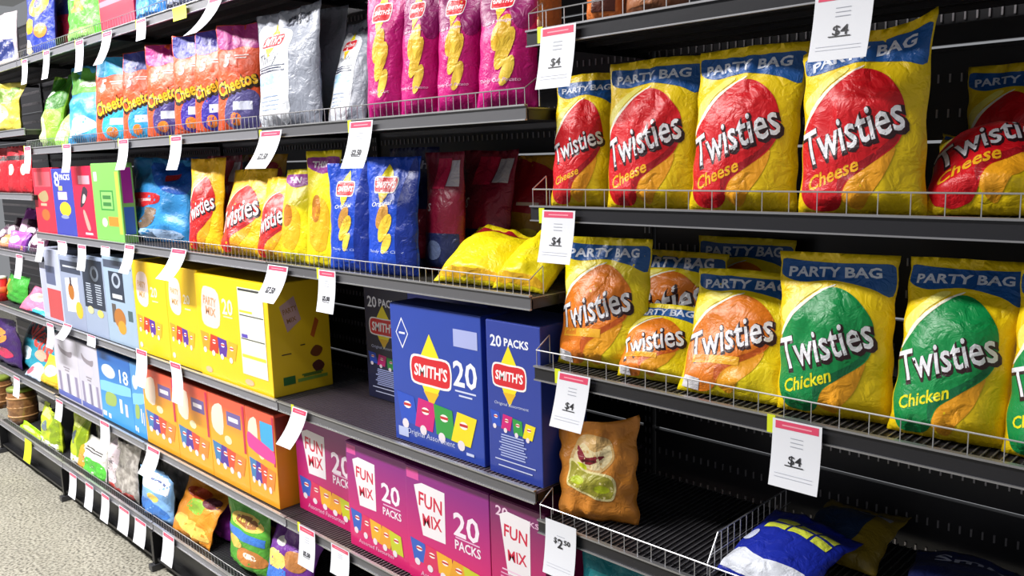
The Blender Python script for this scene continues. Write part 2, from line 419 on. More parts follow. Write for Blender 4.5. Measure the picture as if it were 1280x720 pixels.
TW_ORANGE = twist('tw_orange', '#e07a1c', '#c2581a', '', '', pil=True, base='#f0d814')
TW_SMALL = twist('tw_small', '#dc2020', '#a8161c', '', '', band=None, bandtext=False, base='#f6c416')
A = 1.5
LEMON = ('lemon', '#f2e014', [('P', '#e8b41c', curve([(.2, .2), (.7, .15), (.8, .5), (.5, .6), (.25, .45)], 4)), ('P', '#c27a1e', disc(.42, .5, .16, .12)),
                              ('P', '#8a2a8c', curve([(.03, .86), (.5, .80), (.97, .86), (.97, .94), (.5, .945), (.03, .94)], 3)), ('T', '#eceaf4', 'THIN', .40, .885, .11, 0, .5, .1, .03)])
YPLAIN = ('yplain', '#f6e012', [('P', '#f0b81c', curve([(.05, .04), (.95, .04), (.9, .12), (.5, .09), (.1, .13)], 3)), ('P', '#b01a28', curve([(.1, .80), (.5, .7), (.9, .8), (.85, .92), (.2, .93)], 3))])
BROWN = ('brown', '#b88a22', [('P', '#a01428', curve([(.30, .55), (.95, .50), (.97, .80), (.7, .94), (.25, .94)], 3)), ('P', '#3c4a68', rect(.05, .74, .32, .93)),
                              ('P', '#e6d41c', disc(.75, .30, .12, .05)), ('P', '#d8c8c0', rect(0.590, 0.545, 0.850, 0.575))])
BLUEO = ('blueo', '#1548c4', badge(.42, .76, .42, A) + chips(.48, .40, .50, A, 55, '#c08a3a') + [('T', '#e8ecf8', 'Original', .42, .60, .065, 5, .42, .2, 0.01), ('T', '#c8d4f4', 'Thinly Cut Chips', .48, .20, .04, 0, .7, 0, 0)]
         + [('P', '#0c2c8e', curve([(.70, .1), (.97, .05), (.97, .93), (.78, .9), (.72, .5)], 3))])  # dark strip on the right: bag's shaded side, put into the print
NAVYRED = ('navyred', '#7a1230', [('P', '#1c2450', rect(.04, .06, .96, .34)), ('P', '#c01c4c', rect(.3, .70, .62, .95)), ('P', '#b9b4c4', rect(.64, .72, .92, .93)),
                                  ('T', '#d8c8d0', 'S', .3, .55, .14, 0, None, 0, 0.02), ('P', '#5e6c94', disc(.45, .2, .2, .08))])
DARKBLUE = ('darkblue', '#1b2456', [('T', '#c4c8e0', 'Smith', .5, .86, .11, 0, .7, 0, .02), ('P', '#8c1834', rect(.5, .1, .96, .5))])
SILVER = ('silver', '#8d92a0', [('P', '#e2e6ee', curve([(.02, .84), (.3, .86), (.62, .78), (.66, .5), (.62, .06), (.02, .04)], 4)), ('P', '#a6cbe8', rect(.03, .37, .60, .46)), ('P', '#c9dcf0', rect(.03, .33, .60, .37)),
                                ('P', '#2a3450', rect(.04, .47, .60, .485)), ('P', '#2a3450', rect(.04, .515, .60, .525)), ('P', '#27304e', rect(0.090, 0.493, 0.550, 0.507)),
                                ('T', '#343c50', 'Thinly', .30, .60, .10, 4, .40, .3, -.005)] + badge(.32, .74, .36, A)
          + lines(.32, .16, .27, .46, A, 4, '#8fa2c4', .006) + [('T', '#3c4050', 'CHIPS', .62, .90, .09, 0, .4, 0, .02), ('P', '#e8c81c', rect(.015, .1, .04, .35))])
MAG = ('mag', '#cf0c80', [('P', '#8e0a64', curve([(.05, .95), (.02, .66), (.3, .62), (.55, .72), (.75, .58), (.97, .62), (.96, .95)], 4))] + badge(.42, .80, .38, A)
       + chips(.55, .44, .62, A, 58) + [('T', '#f6d8ec', 'Salt & Vinegar', .42, .635, .05, 3, .5, .1, .01), ('T', '#f3c6e4', 'Thinly Cut Potato', .46, .215, .055, 0, .72, .15, .01)])
MAGC = ('magc', '#c60b7c', badge(.45, .78, .44, A) + chips(.52, .42, .60, A, 55) + [('T', '#f3c6e4', 'Thinly Cut', .45, .20, .06, 0, .5, .1, .01)])
def cheet(key, cap, bad, n):
    return (key, '#ee5a30', [('P', cap, curve([(.02, .80), (.3, .76), (.6, .79), (.98, .77), (.985, .99), (.02, .99)], 3)), ('P', bad, curve([(.3, .06), (.95, .05), (.96, .34), (.62, .38), (.28, .28)], 4)), ('P', '#f08028', disc(.5, .12, .13, .06)), ('P', '#cfd2e6', rect(.45, .20, .85, .28)),
             ('T', '#f8eef0', n, .28, .66, .24, 0, None, .1, .03), ('P', '#fbe0da', rect(0.440, 0.694, 0.760, 0.706)), ('P', '#fbe0da', rect(0.480, 0.669, 0.720, 0.681)),
             ('T', '#2a1608', 'Cheetos', .5, .435, .30, 16, .95, 0, .07), ('T', '#f2bc24', 'Cheetos', .5, .445, .25, 16, .88, 0, .03)])
CHT = [cheet('ch0', '#2aa4dc', '#38b4e4', '5'), cheet('ch1', '#2c3c98', '#3aa0d8', '5'), cheet('ch2', '#c42a8c', '#4c4084', '5'), cheet('ch3', '#3a3aa0', '#3c2c9c', '5'), cheet('ch4', '#4638b0', '#3a2ea0', '5'), cheet('ch5', '#b83a90', '#57508c', '5')]
GRN = ('grn', '#8fc83c', [('P', '#3e8a20', curve([(.02, .52), (.5, .48), (.98, .54), (.98, .94), (.02, .94)], 4)), ('P', '#d8eca0', curve([(.1, .06), (.6, .08), (.5, .35), (.15, .36)], 4)), ('P', '#dfe8e0', disc(.28, .70, .12, .06))])
BLUGRN = ('blugrn', '#3f9fd8', [('P', '#5da838', curve([(.02, .66), (.5, .62), (.98, .68), (.98, .94), (.02, .94)], 4)), ('P', '#dcebd0', disc(.5, .76, .22, .06)), ('P', '#e8f2fa', curve([(.1, .10), (.8, .20), (.6, .34), (.3, .30)], 4))])
LIME = ('lime', '#56c832', [('P', '#e8f2e8', disc(.45, .72, .28, .10)), ('P', '#f0b828', curve([(.3, .46), (.7, .44), (.5, .62)], 4)), ('P', '#d83c28', disc(.45, .52, .08, .05)), ('P', '#9ae070', rect(.08, .08, .9, .2))])
BLUYEL = ('bluyel', '#2a3ea8', [('P', '#f4bc2a', disc(.6, .66, .32, .17)), ('P', '#3c50b8', disc(.6, .68, .15, .08)), ('P', '#f4bc2a', disc(.3, .40, .18, .10)), ('P', '#f08c3c', disc(.72, .3, .15, .09)), ('P', '#f2e4c0', disc(.22, .14, .18, .10)), ('P', '#d8d4ee', disc(.4, .88, .3, .08))])
SKY = ('sky', '#3b97dc', [('P', '#1c5cc0', curve([(.5, .66), (.97, .56), (.97, .93), (.4, .93)], 4)), ('P', '#d42c34', curve([(.02, .44), (.36, .40), (.62, .46), (.60, .55), (.1, .56)], 3)), ('T', '#f4f0f4', 'V', .10, .49, .12, -8, None, .1, .04), ('P', '#f4c8c8', rect(0.210, 0.465, 0.510, 0.495)),
                          ('P', '#7f6a58', curve([(.3, .16), (.55, .2), (.62, .36), (.4, .38)], 4)), ('P', '#a9c6ea', curve([(.1, .05), (.9, .05), (.85, .14), (.2, .14)], 3)), ('P', '#c43030', [(.62, .70), (.78, .74), (.74, .82), (.58, .78)])])
def plain(key, base, *ls): return (key, base, list(ls))
AC_ = ('P', '#d98a2c', curve([(.1, .05), (.9, .05), (.95, .4), (.6, .5), (.1, .4)], 3))
REDB = plain('redb', '#b8202c', ('P', '#e8d8c8', disc(.5, .5, .2, .12)), ('P', '#2a1c1c', rect(.05, .7, .95, .8)))
PURB = plain('purb', '#7a3090', ('P', '#e890c0', disc(.5, .6, .3, .2)), ('P', '#e8a050', rect(.1, .1, .9, .3)))
PNKB = plain('pnkb', '#e8789c', ('P', '#f4e4d4', disc(.5, .6, .34, .2)))
CYNB = plain('cynb', '#35b8da', ('P', '#e6f4fa', disc(.5, .6, .3, .14)), ('P', '#d84c60', rect(.1, .1, .4, .3)))
YELB = plain('yelb', '#efd832', ('P', '#f6f0b8', disc(.5, .5, .28, .2)), ('P', '#e0a028', rect(.1, .1, .9, .22)))
DKP = plain('dkp', '#3a1e5c', ('P', '#e08a3c', disc(.4, .62, .28, .16)), ('P', '#c03058', disc(.6, .3, .25, .12)), ('P', '#eadcf0', rect(0.200, 0.395, 0.600, 0.445)))
TEAL = plain('teal', '#2b8ea4', ('P', '#1e3444', rect(.04, .62, .96, .94)), ('T', '#e2463c', 'Allens', .5, .72, .2, -18, .86, .1, .03), ('P', '#d8eef4', disc(.3, .3, .18, .12)), ('P', '#e8a890', disc(.7, .35, .14, .1)))
GRNM = plain('grnm', '#58a838', ('P', '#f0ce60', disc(.5, .75, .4, .10)), ('P', '#9a6230', disc(.5, .75, .28, .07)), ('P', '#3f7cd2', rect(.05, .5, .95, .62)), ('P', '#f0ce60', disc(.3, .42, .2, .09)), ('P', '#c8803c', disc(.68, .28, .3, .13)), ('P', '#f6f0e0', disc(.68, .30, .14, .05)))
PURM = plain('purm', '#6a2a8c', ('P', '#3f78d8', rect(.05, .1, .6, .45)), ('P', '#f0d870', disc(.3, .52, .25, .12)), ('P', '#a8c838', rect(.6, .05, .95, .3)), ('P', '#b87840', disc(.7, .6, .22, .13)), ('P', '#f0ece8', disc(.3, .75, .12, .06)))
ORGB = plain('orgb', '#e8942a', ('P', '#8fb83c', disc(.5, .55, .24, .12)), ('P', '#c04824', disc(.35, .75, .25, .1)), ('P', '#f8cc60', curve([(.1, .2), (.9, .1), (.8, .3), (.2, .36)], 3)), ('P', '#6c3440', disc(.75, .7, .18, .1)))
BLUW = plain('bluw', '#7fb0e4', ('P', '#f4f6fa', rect(.1, .62, .9, .92)), ('P', '#4c5c8c', rect(0.250, 0.780, 0.750, 0.820)), ('P', '#f0c860', disc(.55, .48, .16, .09)), ('P', '#3c78c8', curve([(.1, .1), (.9, .12), (.8, .34), (.2, .36)], 3)))
WHTG = plain('whtg', '#d8d6d2', ('P', '#56c440', curve([(.4, .05), (.95, .05), (.95, .42), (.5, .5)], 3)), ('P', '#e8a030', curve([(.03, .05), (.4, .05), (.4, .6), (.05, .75)], 3)), ('P', '#4c4a4c', rect(0.370, 0.715, 0.870, 0.745)), ('P', '#4c4a4c', rect(0.370, 0.655, 0.870, 0.685)), ('P', '#c8c0d8', disc(.6, .82, .2, .05)))
LIMW = plain('limw', '#b8cc28', ('P', '#f0f0ec', rect(.1, .04, .9, .22)), ('P', '#6c7a8c', disc(.45, .55, .16, .12)), ('P', '#8aa41c', rect(.7, .2, .96, .9)), ('P', '#e4ec80', rect(.1, .72, .6, .9)))
GREYP = plain('greyp', ('#8f8984', '#c4beb8'), ('P', '#d8c8d0', curve([(.05, .2), (.4, .2), (.5, .8), (.1, .85)], 3)), ('P', '#c84038', rect(.1, .03, .9, .14)), ('P', '#6c646c', rect(.12, .5, .34, .56)))
BRNG = plain('brng', ('#70542f', '#94702e'), ('P', '#50403c', rect(.1, .7, .9, .9)))
CARM = plain('carm', '#c07a3a', ('P', '#e8d0b0', disc(.5, .5, .3, .2)))
KRA = ('kra', '#d98a32', [('P', '#d8b070', curve([(.16, .60), (.30, .52), (.55, .50), (.72, .64), (.68, .80), (.50, .86), (.26, .84)], 5)), ('P', '#ecd9a8', curve([(.20, .60), (.32, .55), (.55, .53), (.69, .65), (.66, .77), (.48, .70), (.30, .78)], 4)),
                          ('P', '#8c2430', curve([(.24, .76), (.28, .62), (.42, .57), (.60, .66), (.50, .66), (.38, .64), (.32, .70)], 3)),
                          ('P', '#d4e01c', disc(.28, .53, .10, .06)), ('P', '#efe2a0', curve([(.14, .58), (.20, .62), (.36, .52), (.70, .49), (.76, .38), (.72, .25), (.55, .24), (.42, .28), (.20, .34), (.13, .38)], 4)),
                          ('P', '#a9a338', curve([(.16, .56), (.20, .59), (.36, .50), (.68, .47), (.73, .37), (.70, .27), (.55, .26), (.42, .30), (.22, .36), (.15, .40)], 4)), ('P', '#b6c418', disc(.27, .42, .09, .04)), ('P', '#b6c418', disc(.58, .35, .10, .04)),
                          ('P', '#5c1c20', rect(0.320, 0.600, 0.480, 0.620))])
BLUL = ('blul', '#1c2ca0', [('P', '#e4ec50', rect(.18, .70, .44, .80)), ('P', '#e4ec50', rect(.47, .70, .70, .80)), ('P', '#e4ec50', rect(.73, .70, .90, .80)), ('P', '#e4ec50', rect(.18, .56, .44, .66)), ('P', '#e4ec50', rect(.47, .56, .70, .66)), ('P', '#e4ec50', rect(.73, .56, .90, .66)),
                            ('P', '#dfe3ee', curve([(.03, .05), (.97, .05), (.9, .24), (.5, .18), (.1, .26)], 3)), ('P', '#cfd6f0', disc(.12, .44, .08, .08))])

# carton faces
def minis(x0, x1, y, s, asp, cols, seed=0):
    out = []; n = len(cols)
    for i, c in enumerate(cols):
        x = x0+(x1-x0)*i/max(n-1, 1); yy = y - .012*i; w = s/2; h = s*.85/asp
        w *= .95; h *= .58; q = (.25, -.2, .15, -.3, .2)[(i+seed) % 5]
        out.append(('P', c, [(x-w+q*w, yy-h), (x+w*.9+q*w, yy-h*1.1), (x+w*1.0-q*w, yy+h*.85), (x-w*.9-q*w, yy+h)]))
        out.append(('P', '#f4eee8', disc(x, yy+h*.2, w*.42, w*.26/asp, 10))); out.append(('P', '#c8242c', rect(x-w*.4, yy+h*.12, x+w*.4, yy+h*.3)))
        out.append(('P', '#eadfe6', disc(x-w*.3, yy-h*1.15, w*.36, w*.36/asp, 10)))
    return out
AS = 1.05
S20 = ('s20', [('P', '#e9eaf6', diamond(.13, .80, .15, .24, AS)), ('P', '#2745a8', diamond(.13, .80, .13, .205, AS)), ('P', '#e9eaf6', rect(0.095, 0.793, 0.165, 0.807))]
       + badge(.45, .56, .44, AS) + [('T', '#eef0fb', '20', .83, .60, .19, 0, .25, 0, .02), ('P', '#cfd6f2', rect(0.720, 0.469, 0.940, 0.481)), ('P', '#cfd6f2', rect(0.760, 0.439, 0.900, 0.451)), ('P', '#aab2e4', rect(.72, .78, .97, .90))]
       + minis(.16, .80, .255, .23, AS, ['#1f4cc0', '#cf1276', '#2c9a40', '#f0dc18']) + [('T', '#c9d1ef', 'Original Assortment', .42, .085, .045, 0, .55, .1, 0), ('P', '#c9d1ef', rect(0.820, 0.040, 0.900, 0.060)), ('P', '#b9c4ea', rect(.04, .03, .16, .10))])
S20N = ('s20n', [('T', '#eef0fb', '20', .18, .88, .16, 0, .22, 0, .02), ('T', '#eef0fb', 'PACKS', .57, .88, .11, 0, .46, 0, .03)] + badge(.42, .66, .62, 2.0)
        + [('T', '#c9d1ef', 'Original Assortment', .45, .475, .045, 0, .66, .1, 0)] + minis(.14, .78, .37, .20, 2.0, ['#1f4cc0', '#cf1276', '#2c9a40', '#f0dc18']) + lines(.46, .13, .27, .56, 2.0, 9, '#aab6e6', .009) + lines(.5, .06, .10, .84, 2.0, 2, '#c9d1ef', .008))
def pop(x, y, s, asp): return [('P', '#efe9ee', [(x-.42*s, y+.46*s/asp), (x-.2*s, y+.55*s/asp), (x+.42*s, y+.52*s/asp), (x+.40*s, y-.54*s/asp), (x-.22*s, y-.56*s/asp)]),
                               ('T', '#d01844', 'FUN', x+.02*s, y+.20*s/asp, .27*s, -3, .64*s, 0, .02), ('T', '#d01844', 'MIX', x+.05*s, y-.20*s/asp, .24*s, 3, .52*s, 0, .02)]
FUNC = ['#2c5cc0', '#d8285c', '#f0b024', '#e8a022', '#c8cc24']
FUN = ('fun', [('P', '#d84c9c', rect(.01, .90, .17, .985))] + pop(.30, .66, .46, 1.1) + [('T', '#f4e6f2', '20', .74, .66, .20, 0, .30, 0, .02), ('P', '#e8b8d8', rect(0.610, 0.534, 0.890, 0.546)), ('T', '#f4e6f2', 'PACKS', .75, .48, .08, 0, .30, 0, .02)]
       + minis(.14, .80, .27, .21, 1.1, FUNC) + [('T', '#f0c8e0', 'Assorted Favourites', .45, .075, .045, 0, .6, .1, 0)])
FUNN = ('funn', [('T', '#e8c4dc', '20', .22, .915, .14, 0, .24, 0, .02), ('T', '#e0b4d0', 'PACKS', .66, .90, .075, 0, .50, 0, .02)] + pop(.46, .68, .68, 1.5) + [('P', '#f0c8e0', rect(0.200, 0.449, 0.600, 0.461))] + lines(.4, .36, .42, .5, 1.5, 3, '#e8a8cc', .008) + minis(.16, .8, .22, .24, 1.5, FUNC))
FUNS = ('funs', [('P', '#b01468', rect(.1, .1, .9, .5))])
YCOL = ['#e8a024', '#c83a1c', '#5a2c9c', '#e8b028']
YB = ('yb', [('P', '#ecd6d0', curve([(.10, .60), (.12, .84), (.30, .90), (.46, .84), (.44, .56), (.26, .52)], 3)), ('T', '#d8a060', 'PARTY', .27, .76, .08, -4, .26, 0, .03), ('T', '#d8a060', 'MIX', .27, .65, .08, -4, .2, 0, .03), ('T', '#f6ecd4', '20', .64, .70, .13, 0, .2, 0, .02), ('P', '#f0e4b4', rect(0.570, 0.593, 0.750, 0.607))]
      + minis(.14, .70, .34, .19, 1.2, YCOL) + [('P', '#f4eccc', disc(.1, .08, .05, .03))])
YBIG = ('ybig', [('P', '#ecd0cc', curve([(.07, .56), (.10, .86), (.20, .90), (.34, .84), (.33, .54), (.18, .50)], 3)), ('T', '#d89468', 'PARTY', .205, .76, .06, -5, .19, 0, .03), ('T', '#d89468', 'MIX', .21, .66, .06, -5, .15, 0, .03), ('T', '#f6ecd4', '20', .46, .74, .11, 0, .15, 0, .02), ('P', '#f0e4b4', rect(0.395, 0.633, 0.525, 0.647))]
        + minis(.10, .48, .36, .14, .8, YCOL) + [('P', '#e6e8d8', rect(.62, .14, .95, .95)), ('P', '#3c3c3c', rect(.63, .92, .94, .94)), ('P', '#3c3c3c', rect(.63, .69, .94, .70)), ('P', '#3c3c3c', rect(.63, .47, .94, .48)), ('P', '#5a4ab4', rect(.64, .485, .72, .52)), ('P', '#dce43c', rect(.63, .30, .94, .33)), ('P', '#dce43c', rect(.63, .72, .80, .74)), ('P', '#e4b890', disc(.12, .07, .05, .03)), ('P', '#e4b890', disc(.70, .07, .06, .03))])
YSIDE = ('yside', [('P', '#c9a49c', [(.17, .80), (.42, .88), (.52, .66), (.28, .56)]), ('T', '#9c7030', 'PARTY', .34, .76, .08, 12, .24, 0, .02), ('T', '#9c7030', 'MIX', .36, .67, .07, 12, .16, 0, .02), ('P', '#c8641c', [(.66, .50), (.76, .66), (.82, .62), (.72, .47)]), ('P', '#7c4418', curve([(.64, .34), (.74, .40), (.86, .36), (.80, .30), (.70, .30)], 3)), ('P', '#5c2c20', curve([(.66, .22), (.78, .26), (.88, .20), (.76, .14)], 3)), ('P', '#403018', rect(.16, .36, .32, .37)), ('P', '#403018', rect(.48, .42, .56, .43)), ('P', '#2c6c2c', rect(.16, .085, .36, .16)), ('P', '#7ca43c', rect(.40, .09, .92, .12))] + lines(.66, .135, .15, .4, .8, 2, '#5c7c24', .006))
OB = ('ob', [('P', '#f4dcc8', curve([(.08, .60), (.10, .84), (.38, .90), (.36, .56)], 3)), ('P', '#6c5c9c', rect(.50, .70, .88, .86)), ('P', '#f4f0f8', rect(0.550, 0.755, 0.810, 0.805)), ('P', '#f8e4b4', disc(.5, .52, .1, .05))]
      + minis(.20, .78, .33, .30, 1.3, ['#3c7cb4', '#4c2c98', '#e0482c', '#e8882c']) + [('P', '#c8204c', rect(.93, .45, .985, .985))])
OBP = ('obp', OB[1] + [('P', '#3aa8dc', rect(.52, .62, .95, .90)), ('P', '#e23c98', curve([(.05, .56), (.95, .48), (.97, .60), (.3, .70), (.04, .72)], 3))])
OSIDE = ('oside', [('P', '#2c8c3c', rect(.55, .16, .95, .24)), ('P', '#c8d86c', rect(.62, .19, .85, .205)), ('P', '#8c3018', rect(.02, .7, .98, .98))])
GB = [('gb0', [('P', '#c04c50', rect(.3, .04, .95, .46)), ('P', '#5c6484', rect(.3, .52, .75, .78)), ('P', '#b0b4d0', rect(.05, .1, .25, .9))]),
      ('gb1', [('P', '#3b4256', rect(.04, .78, .96, .95)), ('P', '#c4cad8', rect(0.150, 0.858, 0.850, 0.882)), ('P', '#dfe2ee', [(.2, .70), (.8, .74), (.8, .25), (.2, .22)]), ('P', '#b06c28', disc(.45, .52, .14, .12)), ('P', '#e2b830', disc(.75, .28, .16, .12)), ('P', '#3b3440', rect(.42, .60, .5, .72))]),
      ('gb2', [('P', '#2b3344', rect(.03, .35, .97, .97)), ('P', '#8c98ac', disc(.6, .80, .18, .10)), ('P', '#2b3344', disc(.6, .80, .11, .06))] + lines(.27, .42, .66, .28, 1.6, 9, '#b8c2d2', .010) + lines(.72, .42, .66, .28, 1.6, 9, '#b8c2d2', .010, 3) + [('P', '#dfd098', disc(.28, .32, .14, .05)), ('P', '#e4cf66', disc(.72, .30, .14, .05))]),
      ('gb3', [('P', '#2b3548', rect(.18, .50, .68, .84)), ('P', '#a6b2c4', disc(.43, .74, .15, .09)), ('P', '#2b3548', disc(.43, .74, .09, .055)), ('P', '#cfd6e0', rect(.26, .53, .60, .58)), ('P', '#5c5450', rect(.2, .24, .34, .46)), ('P', '#b07030', disc(.45, .30, .2, .12)), ('P', '#d8982c', disc(.5, .2, .14, .08)), ('P', '#4a6068', rect(.75, .3, .9, .42)), ('P', '#4c5468', rect(.03, .88, .97, .97))])]
LB = ('lb', [('P', '#8c8490', curve([(.2, .86), (.3, .74), (.7, .70), (.78, .80), (.6, .78), (.36, .80)], 3)), ('P', '#c8c4d2', disc(.5, .62, .25, .09))] + [('P', c, [(x, .42), (x+.10, .42), (x+.12, .08), (x+.02, .1)]) for x, c in ((.1, '#8c84a4'), (.28, '#f2eef4'), (.46, '#7c7894'), (.64, '#f2eef4'), (.8, '#9088a8'))] + [('P', '#5c68b4', rect(.02, .02, .98, .10)), ('P', '#8c8490', rect(.35, .5, .62, .52)), ('P', '#8c8490', rect(.4, .46, .58, .48))])
B18 = ('b18', [('P', '#c8d8ea', disc(.32, .74, .22, .10)), ('T', '#f4f8fc', '18', .80, .74, .17, 0, .26, 0, .01), ('P', '#7fc4ee', curve([(.02, .42), (.98, .50), (.98, .62), (.5, .60), (.02, .56)], 3)), ('P', '#9ab45c', curve([(.15, .24), (.45, .26), (.5, .42), (.2, .42)], 3)), ('P', '#e8ecf0', rect(.6, .2, .68, .4)), ('P', '#d0ccd8', rect(.76, .18, .84, .36)), ('P', '#f0f4fc', rect(.02, .05, .14, .12)), ('P', '#f0f4fc', rect(.2, .04, .28, .11))])
THIN = {'red': ('thr', [('P', '#e85a68', rect(.1, .72, .9, .95)), ('P', '#a8946c', curve([(.2, .58), (.6, .66), (.7, .52), (.4, .48)], 3)), ('P', '#f0642c', disc(.5, .28, .2, .09)), ('P', '#f0a88c', rect(.3, .42, .6, .46))]),
        'blue': ('thb', [('T', '#eceefa', '8', .25, .86, .26, 0, .25, 0, .01), ('T', '#eceefa', 'PACKS', .66, .885, .10, 0, .5, 0, .02), ('P', '#d8b8e0', rect(.24, .54, .7, .66)), ('P', '#f0c02c', disc(.55, .40, .28, .11)), ('P', '#e4c878', rect(.3, .68, .5, .75)), ('P', '#8c94b8', disc(.5, .28, .2, .03))]),
        'crim': ('thc', [('P', '#f0a8b8', rect(.3, .76, .85, .88)), ('P', '#3a2a38', curve([(.28, .44), (.5, .72), (.72, .66), (.5, .48)], 3)), ('P', '#e8d8cc', curve([(.4, .5), (.5, .62), (.6, .58), (.5, .5)], 3)), ('P', '#f49c90', curve([(.4, .36), (.5, .38), (.7, .14), (.55, .12)], 3)), ('P', '#f8ccd4', rect(0.420, 0.045, 0.780, 0.075))]),
        'green': ('thg', [('P', '#3c8c3c', rect(.26, .40, .74, .66)), ('P', '#8ac86c', rect(.30, .42, .70, .64)), ('P', '#3c7c3c', rect(0.350, 0.545, 0.650, 0.595)), ('P', '#3c7c3c', rect(0.350, 0.455, 0.650, 0.505)), ('P', '#f0882c', rect(.5, .20, .85, .32)), ('P', '#f4e8c4', disc(.35, .24, .10, .06)), ('P', '#ecf0e4', rect(.08, .78, .2, .9)), ('P', '#b8e04c', rect(.86, .1, .98, .9))])}

# ------------------------------------------------------------------ setting: floor
DZ = lambda t: Z0+t
b = MB(); b.box(-14, 6, -5, 3, -0.03, 0); o = b.build('floor', mat('#b7b3a4', 'floor')); o['kind'] = 'structure'
b = MB(); b.box(-14, 6, -5, 3, 4.4, 4.44); o = b.build('ceiling', mat('#c9c9c6', 'paper')); o['kind'] = 'structure'

# ------------------------------------------------------------------ shelving
BAYS = {'R': (0.004, 1.2), 'M1': (-1.196, -0.004), 'M2': (-2.396, -1.204), 'M3': (-3.596, -2.404), 'L': (-4.796, -3.604), 'LL': (-5.996, -4.804)}
LIPM = [mat('#66666a', 'paint'), mat('#b4b4b6', 'metal')]
LIPL = [mat('#84848a', 'paint'), mat('#c4c4c8', 'metal')]
LIPR = [mat('#26262b', 'paint'), mat('#a4a4a8', 'metal')]  # rail greys hold the light: paler to the left, near black at right
DARK = mat('#19191c', 'paint'); STEEL = mat('#8c8c90', 'metal'); WIRE = mat('#b9b9bd', 'metal')
def shelf(bay, zt, label, fence=None, deck='dark', lip_h=0.036, x0=None, x1=None, depth=0.44, lipm=None, gap=0.027):
    X0, X1 = BAYS[bay]; X0 = X0 if x0 is None else x0; X1 = X1 if x1 is None else x1
    z = DZ(zt); SHELVES.append((X0, X1, z-.036)); root = thing('shelf', label, 'shelf', ((X0+X1)/2, 0, z), 0, 'shelves of the snack aisle')
    w = (X1-X0)/2; lm = lipm or (LIPR if bay == 'R' else (LIPM if bay == 'M1' else LIPL))
    b = MB(); b.box(-w, w, 0.0, 0.004, -lip_h+0.003, -0.003, 0)
    b.box(-w, w, -0.005, 0.006, -0.004, 0.0, 1); b.box(-w, w, -0.004, 0.004, -lip_h, -lip_h+0.003, 1)
    b.build('price_rail', lm, root)
    b = MB(); b.box(-w, w, 0.006, depth, -0.012, -0.010)
    for y in (0.10, 0.20, 0.30, 0.40): b.box(-w, w, y, y+0.012, -0.022, -0.012)
    b.build('deck_sheet', {'dark': mat('#2c2a2e', 'paint'), 'mauve': mat('#7c6672', 'paint')}[deck], root)
    b = MB(); n = int(2*w/0.0145)
    for i in range(n+1):
        x = -w+0.004+i*(2*w-0.008)/n; b.box(x-0.0013, x+0.0013, 0.008, depth, -0.009, -0.0065)
    b.build('deck_wires', STEEL, root, kind='stuff')
    for s in (-1, 1):
        b = MB(); b.box(s*(w-0.003)-0.0015, s*(w-0.003)+0.0015, 0.01, depth+0.016, -0.034, -0.0125); b.build('bracket', DARK, root)
    if fence:
        b = MB(); top = 0.036; b.bar((-w+.004, 0.003, top), (w-.004, 0.003, top), 0.0016)
        n = int(2*w/gap)
        for i in range(n+1):
            x = -w+0.005+i*(2*w-0.01)/n; b.bar((x, 0.003, -0.002), (x, 0.003, top), 0.0011, 4)
        for s in ((1,) if bay == 'M1' else ((-1, 1) if bay == 'R' else ())): b.bar((s*(w-.004), 0.003, top), (s*(w-.004), 0.05, top+0.028), 0.0014, 4); b.bar((s*(w-.004), 0.05, top+0.028), (s*(w-.004), 0.05, -0.004), 0.0012, 4)
        b.build('wire_guard', WIRE, root, kind='stuff')
    return z-0.0062
TT = .745; AA = .297; BB = -.140; CC = -.617; DD = -1.037; EE = -1.415
Z = {}
Z['M1T'] = shelf('M1', TT, 'dark shelf above the magenta crisp bags, seen from below at the top edge')
Z['M2T'] = shelf('M2', TT, 'shelf over the orange puff multipacks and the silver crisp bag', 'wire')
Z['M3T'] = shelf('M3', TT, 'topmost shelf at upper left holding a yellow-spotted blue bag and a lime bag', 'wire')
Z['M1A'] = shelf('M1', AA, 'grey-edged shelf that carries the upright magenta crisp bags', 'wire')
Z['M2A'] = shelf('M2', AA, 'shelf under the orange puff multipacks and the silver crisp bag', 'wire')
Z['M3A'] = shelf('M3', AA, 'shelf under the slumped green bag and the blue and green bag', 'wire')
Z['M1B'] = shelf('M1', BB, 'shelf with a wire guard under the blue crisp bags and big yellow bags', 'wire')
Z['M2B'] = shelf('M2', BB, 'shelf with a wire guard under the small red and gold puff bags', 'wire')
Z['M3B'] = shelf('M3', BB, 'shelf under the four slim red, blue and green cracker boxes')
Z['M1C'] = shelf('M1', CC, 'half-empty shelf under the two large blue crisp cartons', deck='mauve')
Z['M2C'] = shelf('M2', CC, 'shelf carrying the big yellow party mix cartons')
Z['M3C'] = shelf('M3', CC, 'shelf under the grey and black snack cartons')
Z['M1D'] = shelf('M1', DD, 'shelf carrying the magenta fun mix cartons')
Z['M2D'] = shelf('M2', DD, 'shelf carrying the row of orange cartons')
Z['M3D'] = shelf('M3', DD, 'shelf under the lilac cartons and the blue 18 carton')
for k, t in (('M1', 'lowest shelf in front of the purple confectionery pouches'), ('M2', 'lowest wire-fronted shelf holding the orange and the light blue pouches'), ('M3', 'lowest wire-fronted shelf holding the lime and the white pouches'), ('L', 'lowest shelf at the far left with the brown barrel tubs')):
    Z[k+'E'] = shelf(k, EE, t, 'wire')
Z['RT'] = shelf('R', .455, 'dark shelf along the top right edge above the cheese puff party bags', 'wire', gap=.05)
Z['R2'] = shelf('R', .070, 'black-edged shelf carrying the red and yellow cheese puff party bags', 'wire', gap=.05)
Z['R3'] = shelf('R', -.305, 'black-edged shelf carrying the green chicken and orange puff party bags', 'wire', gap=.05)
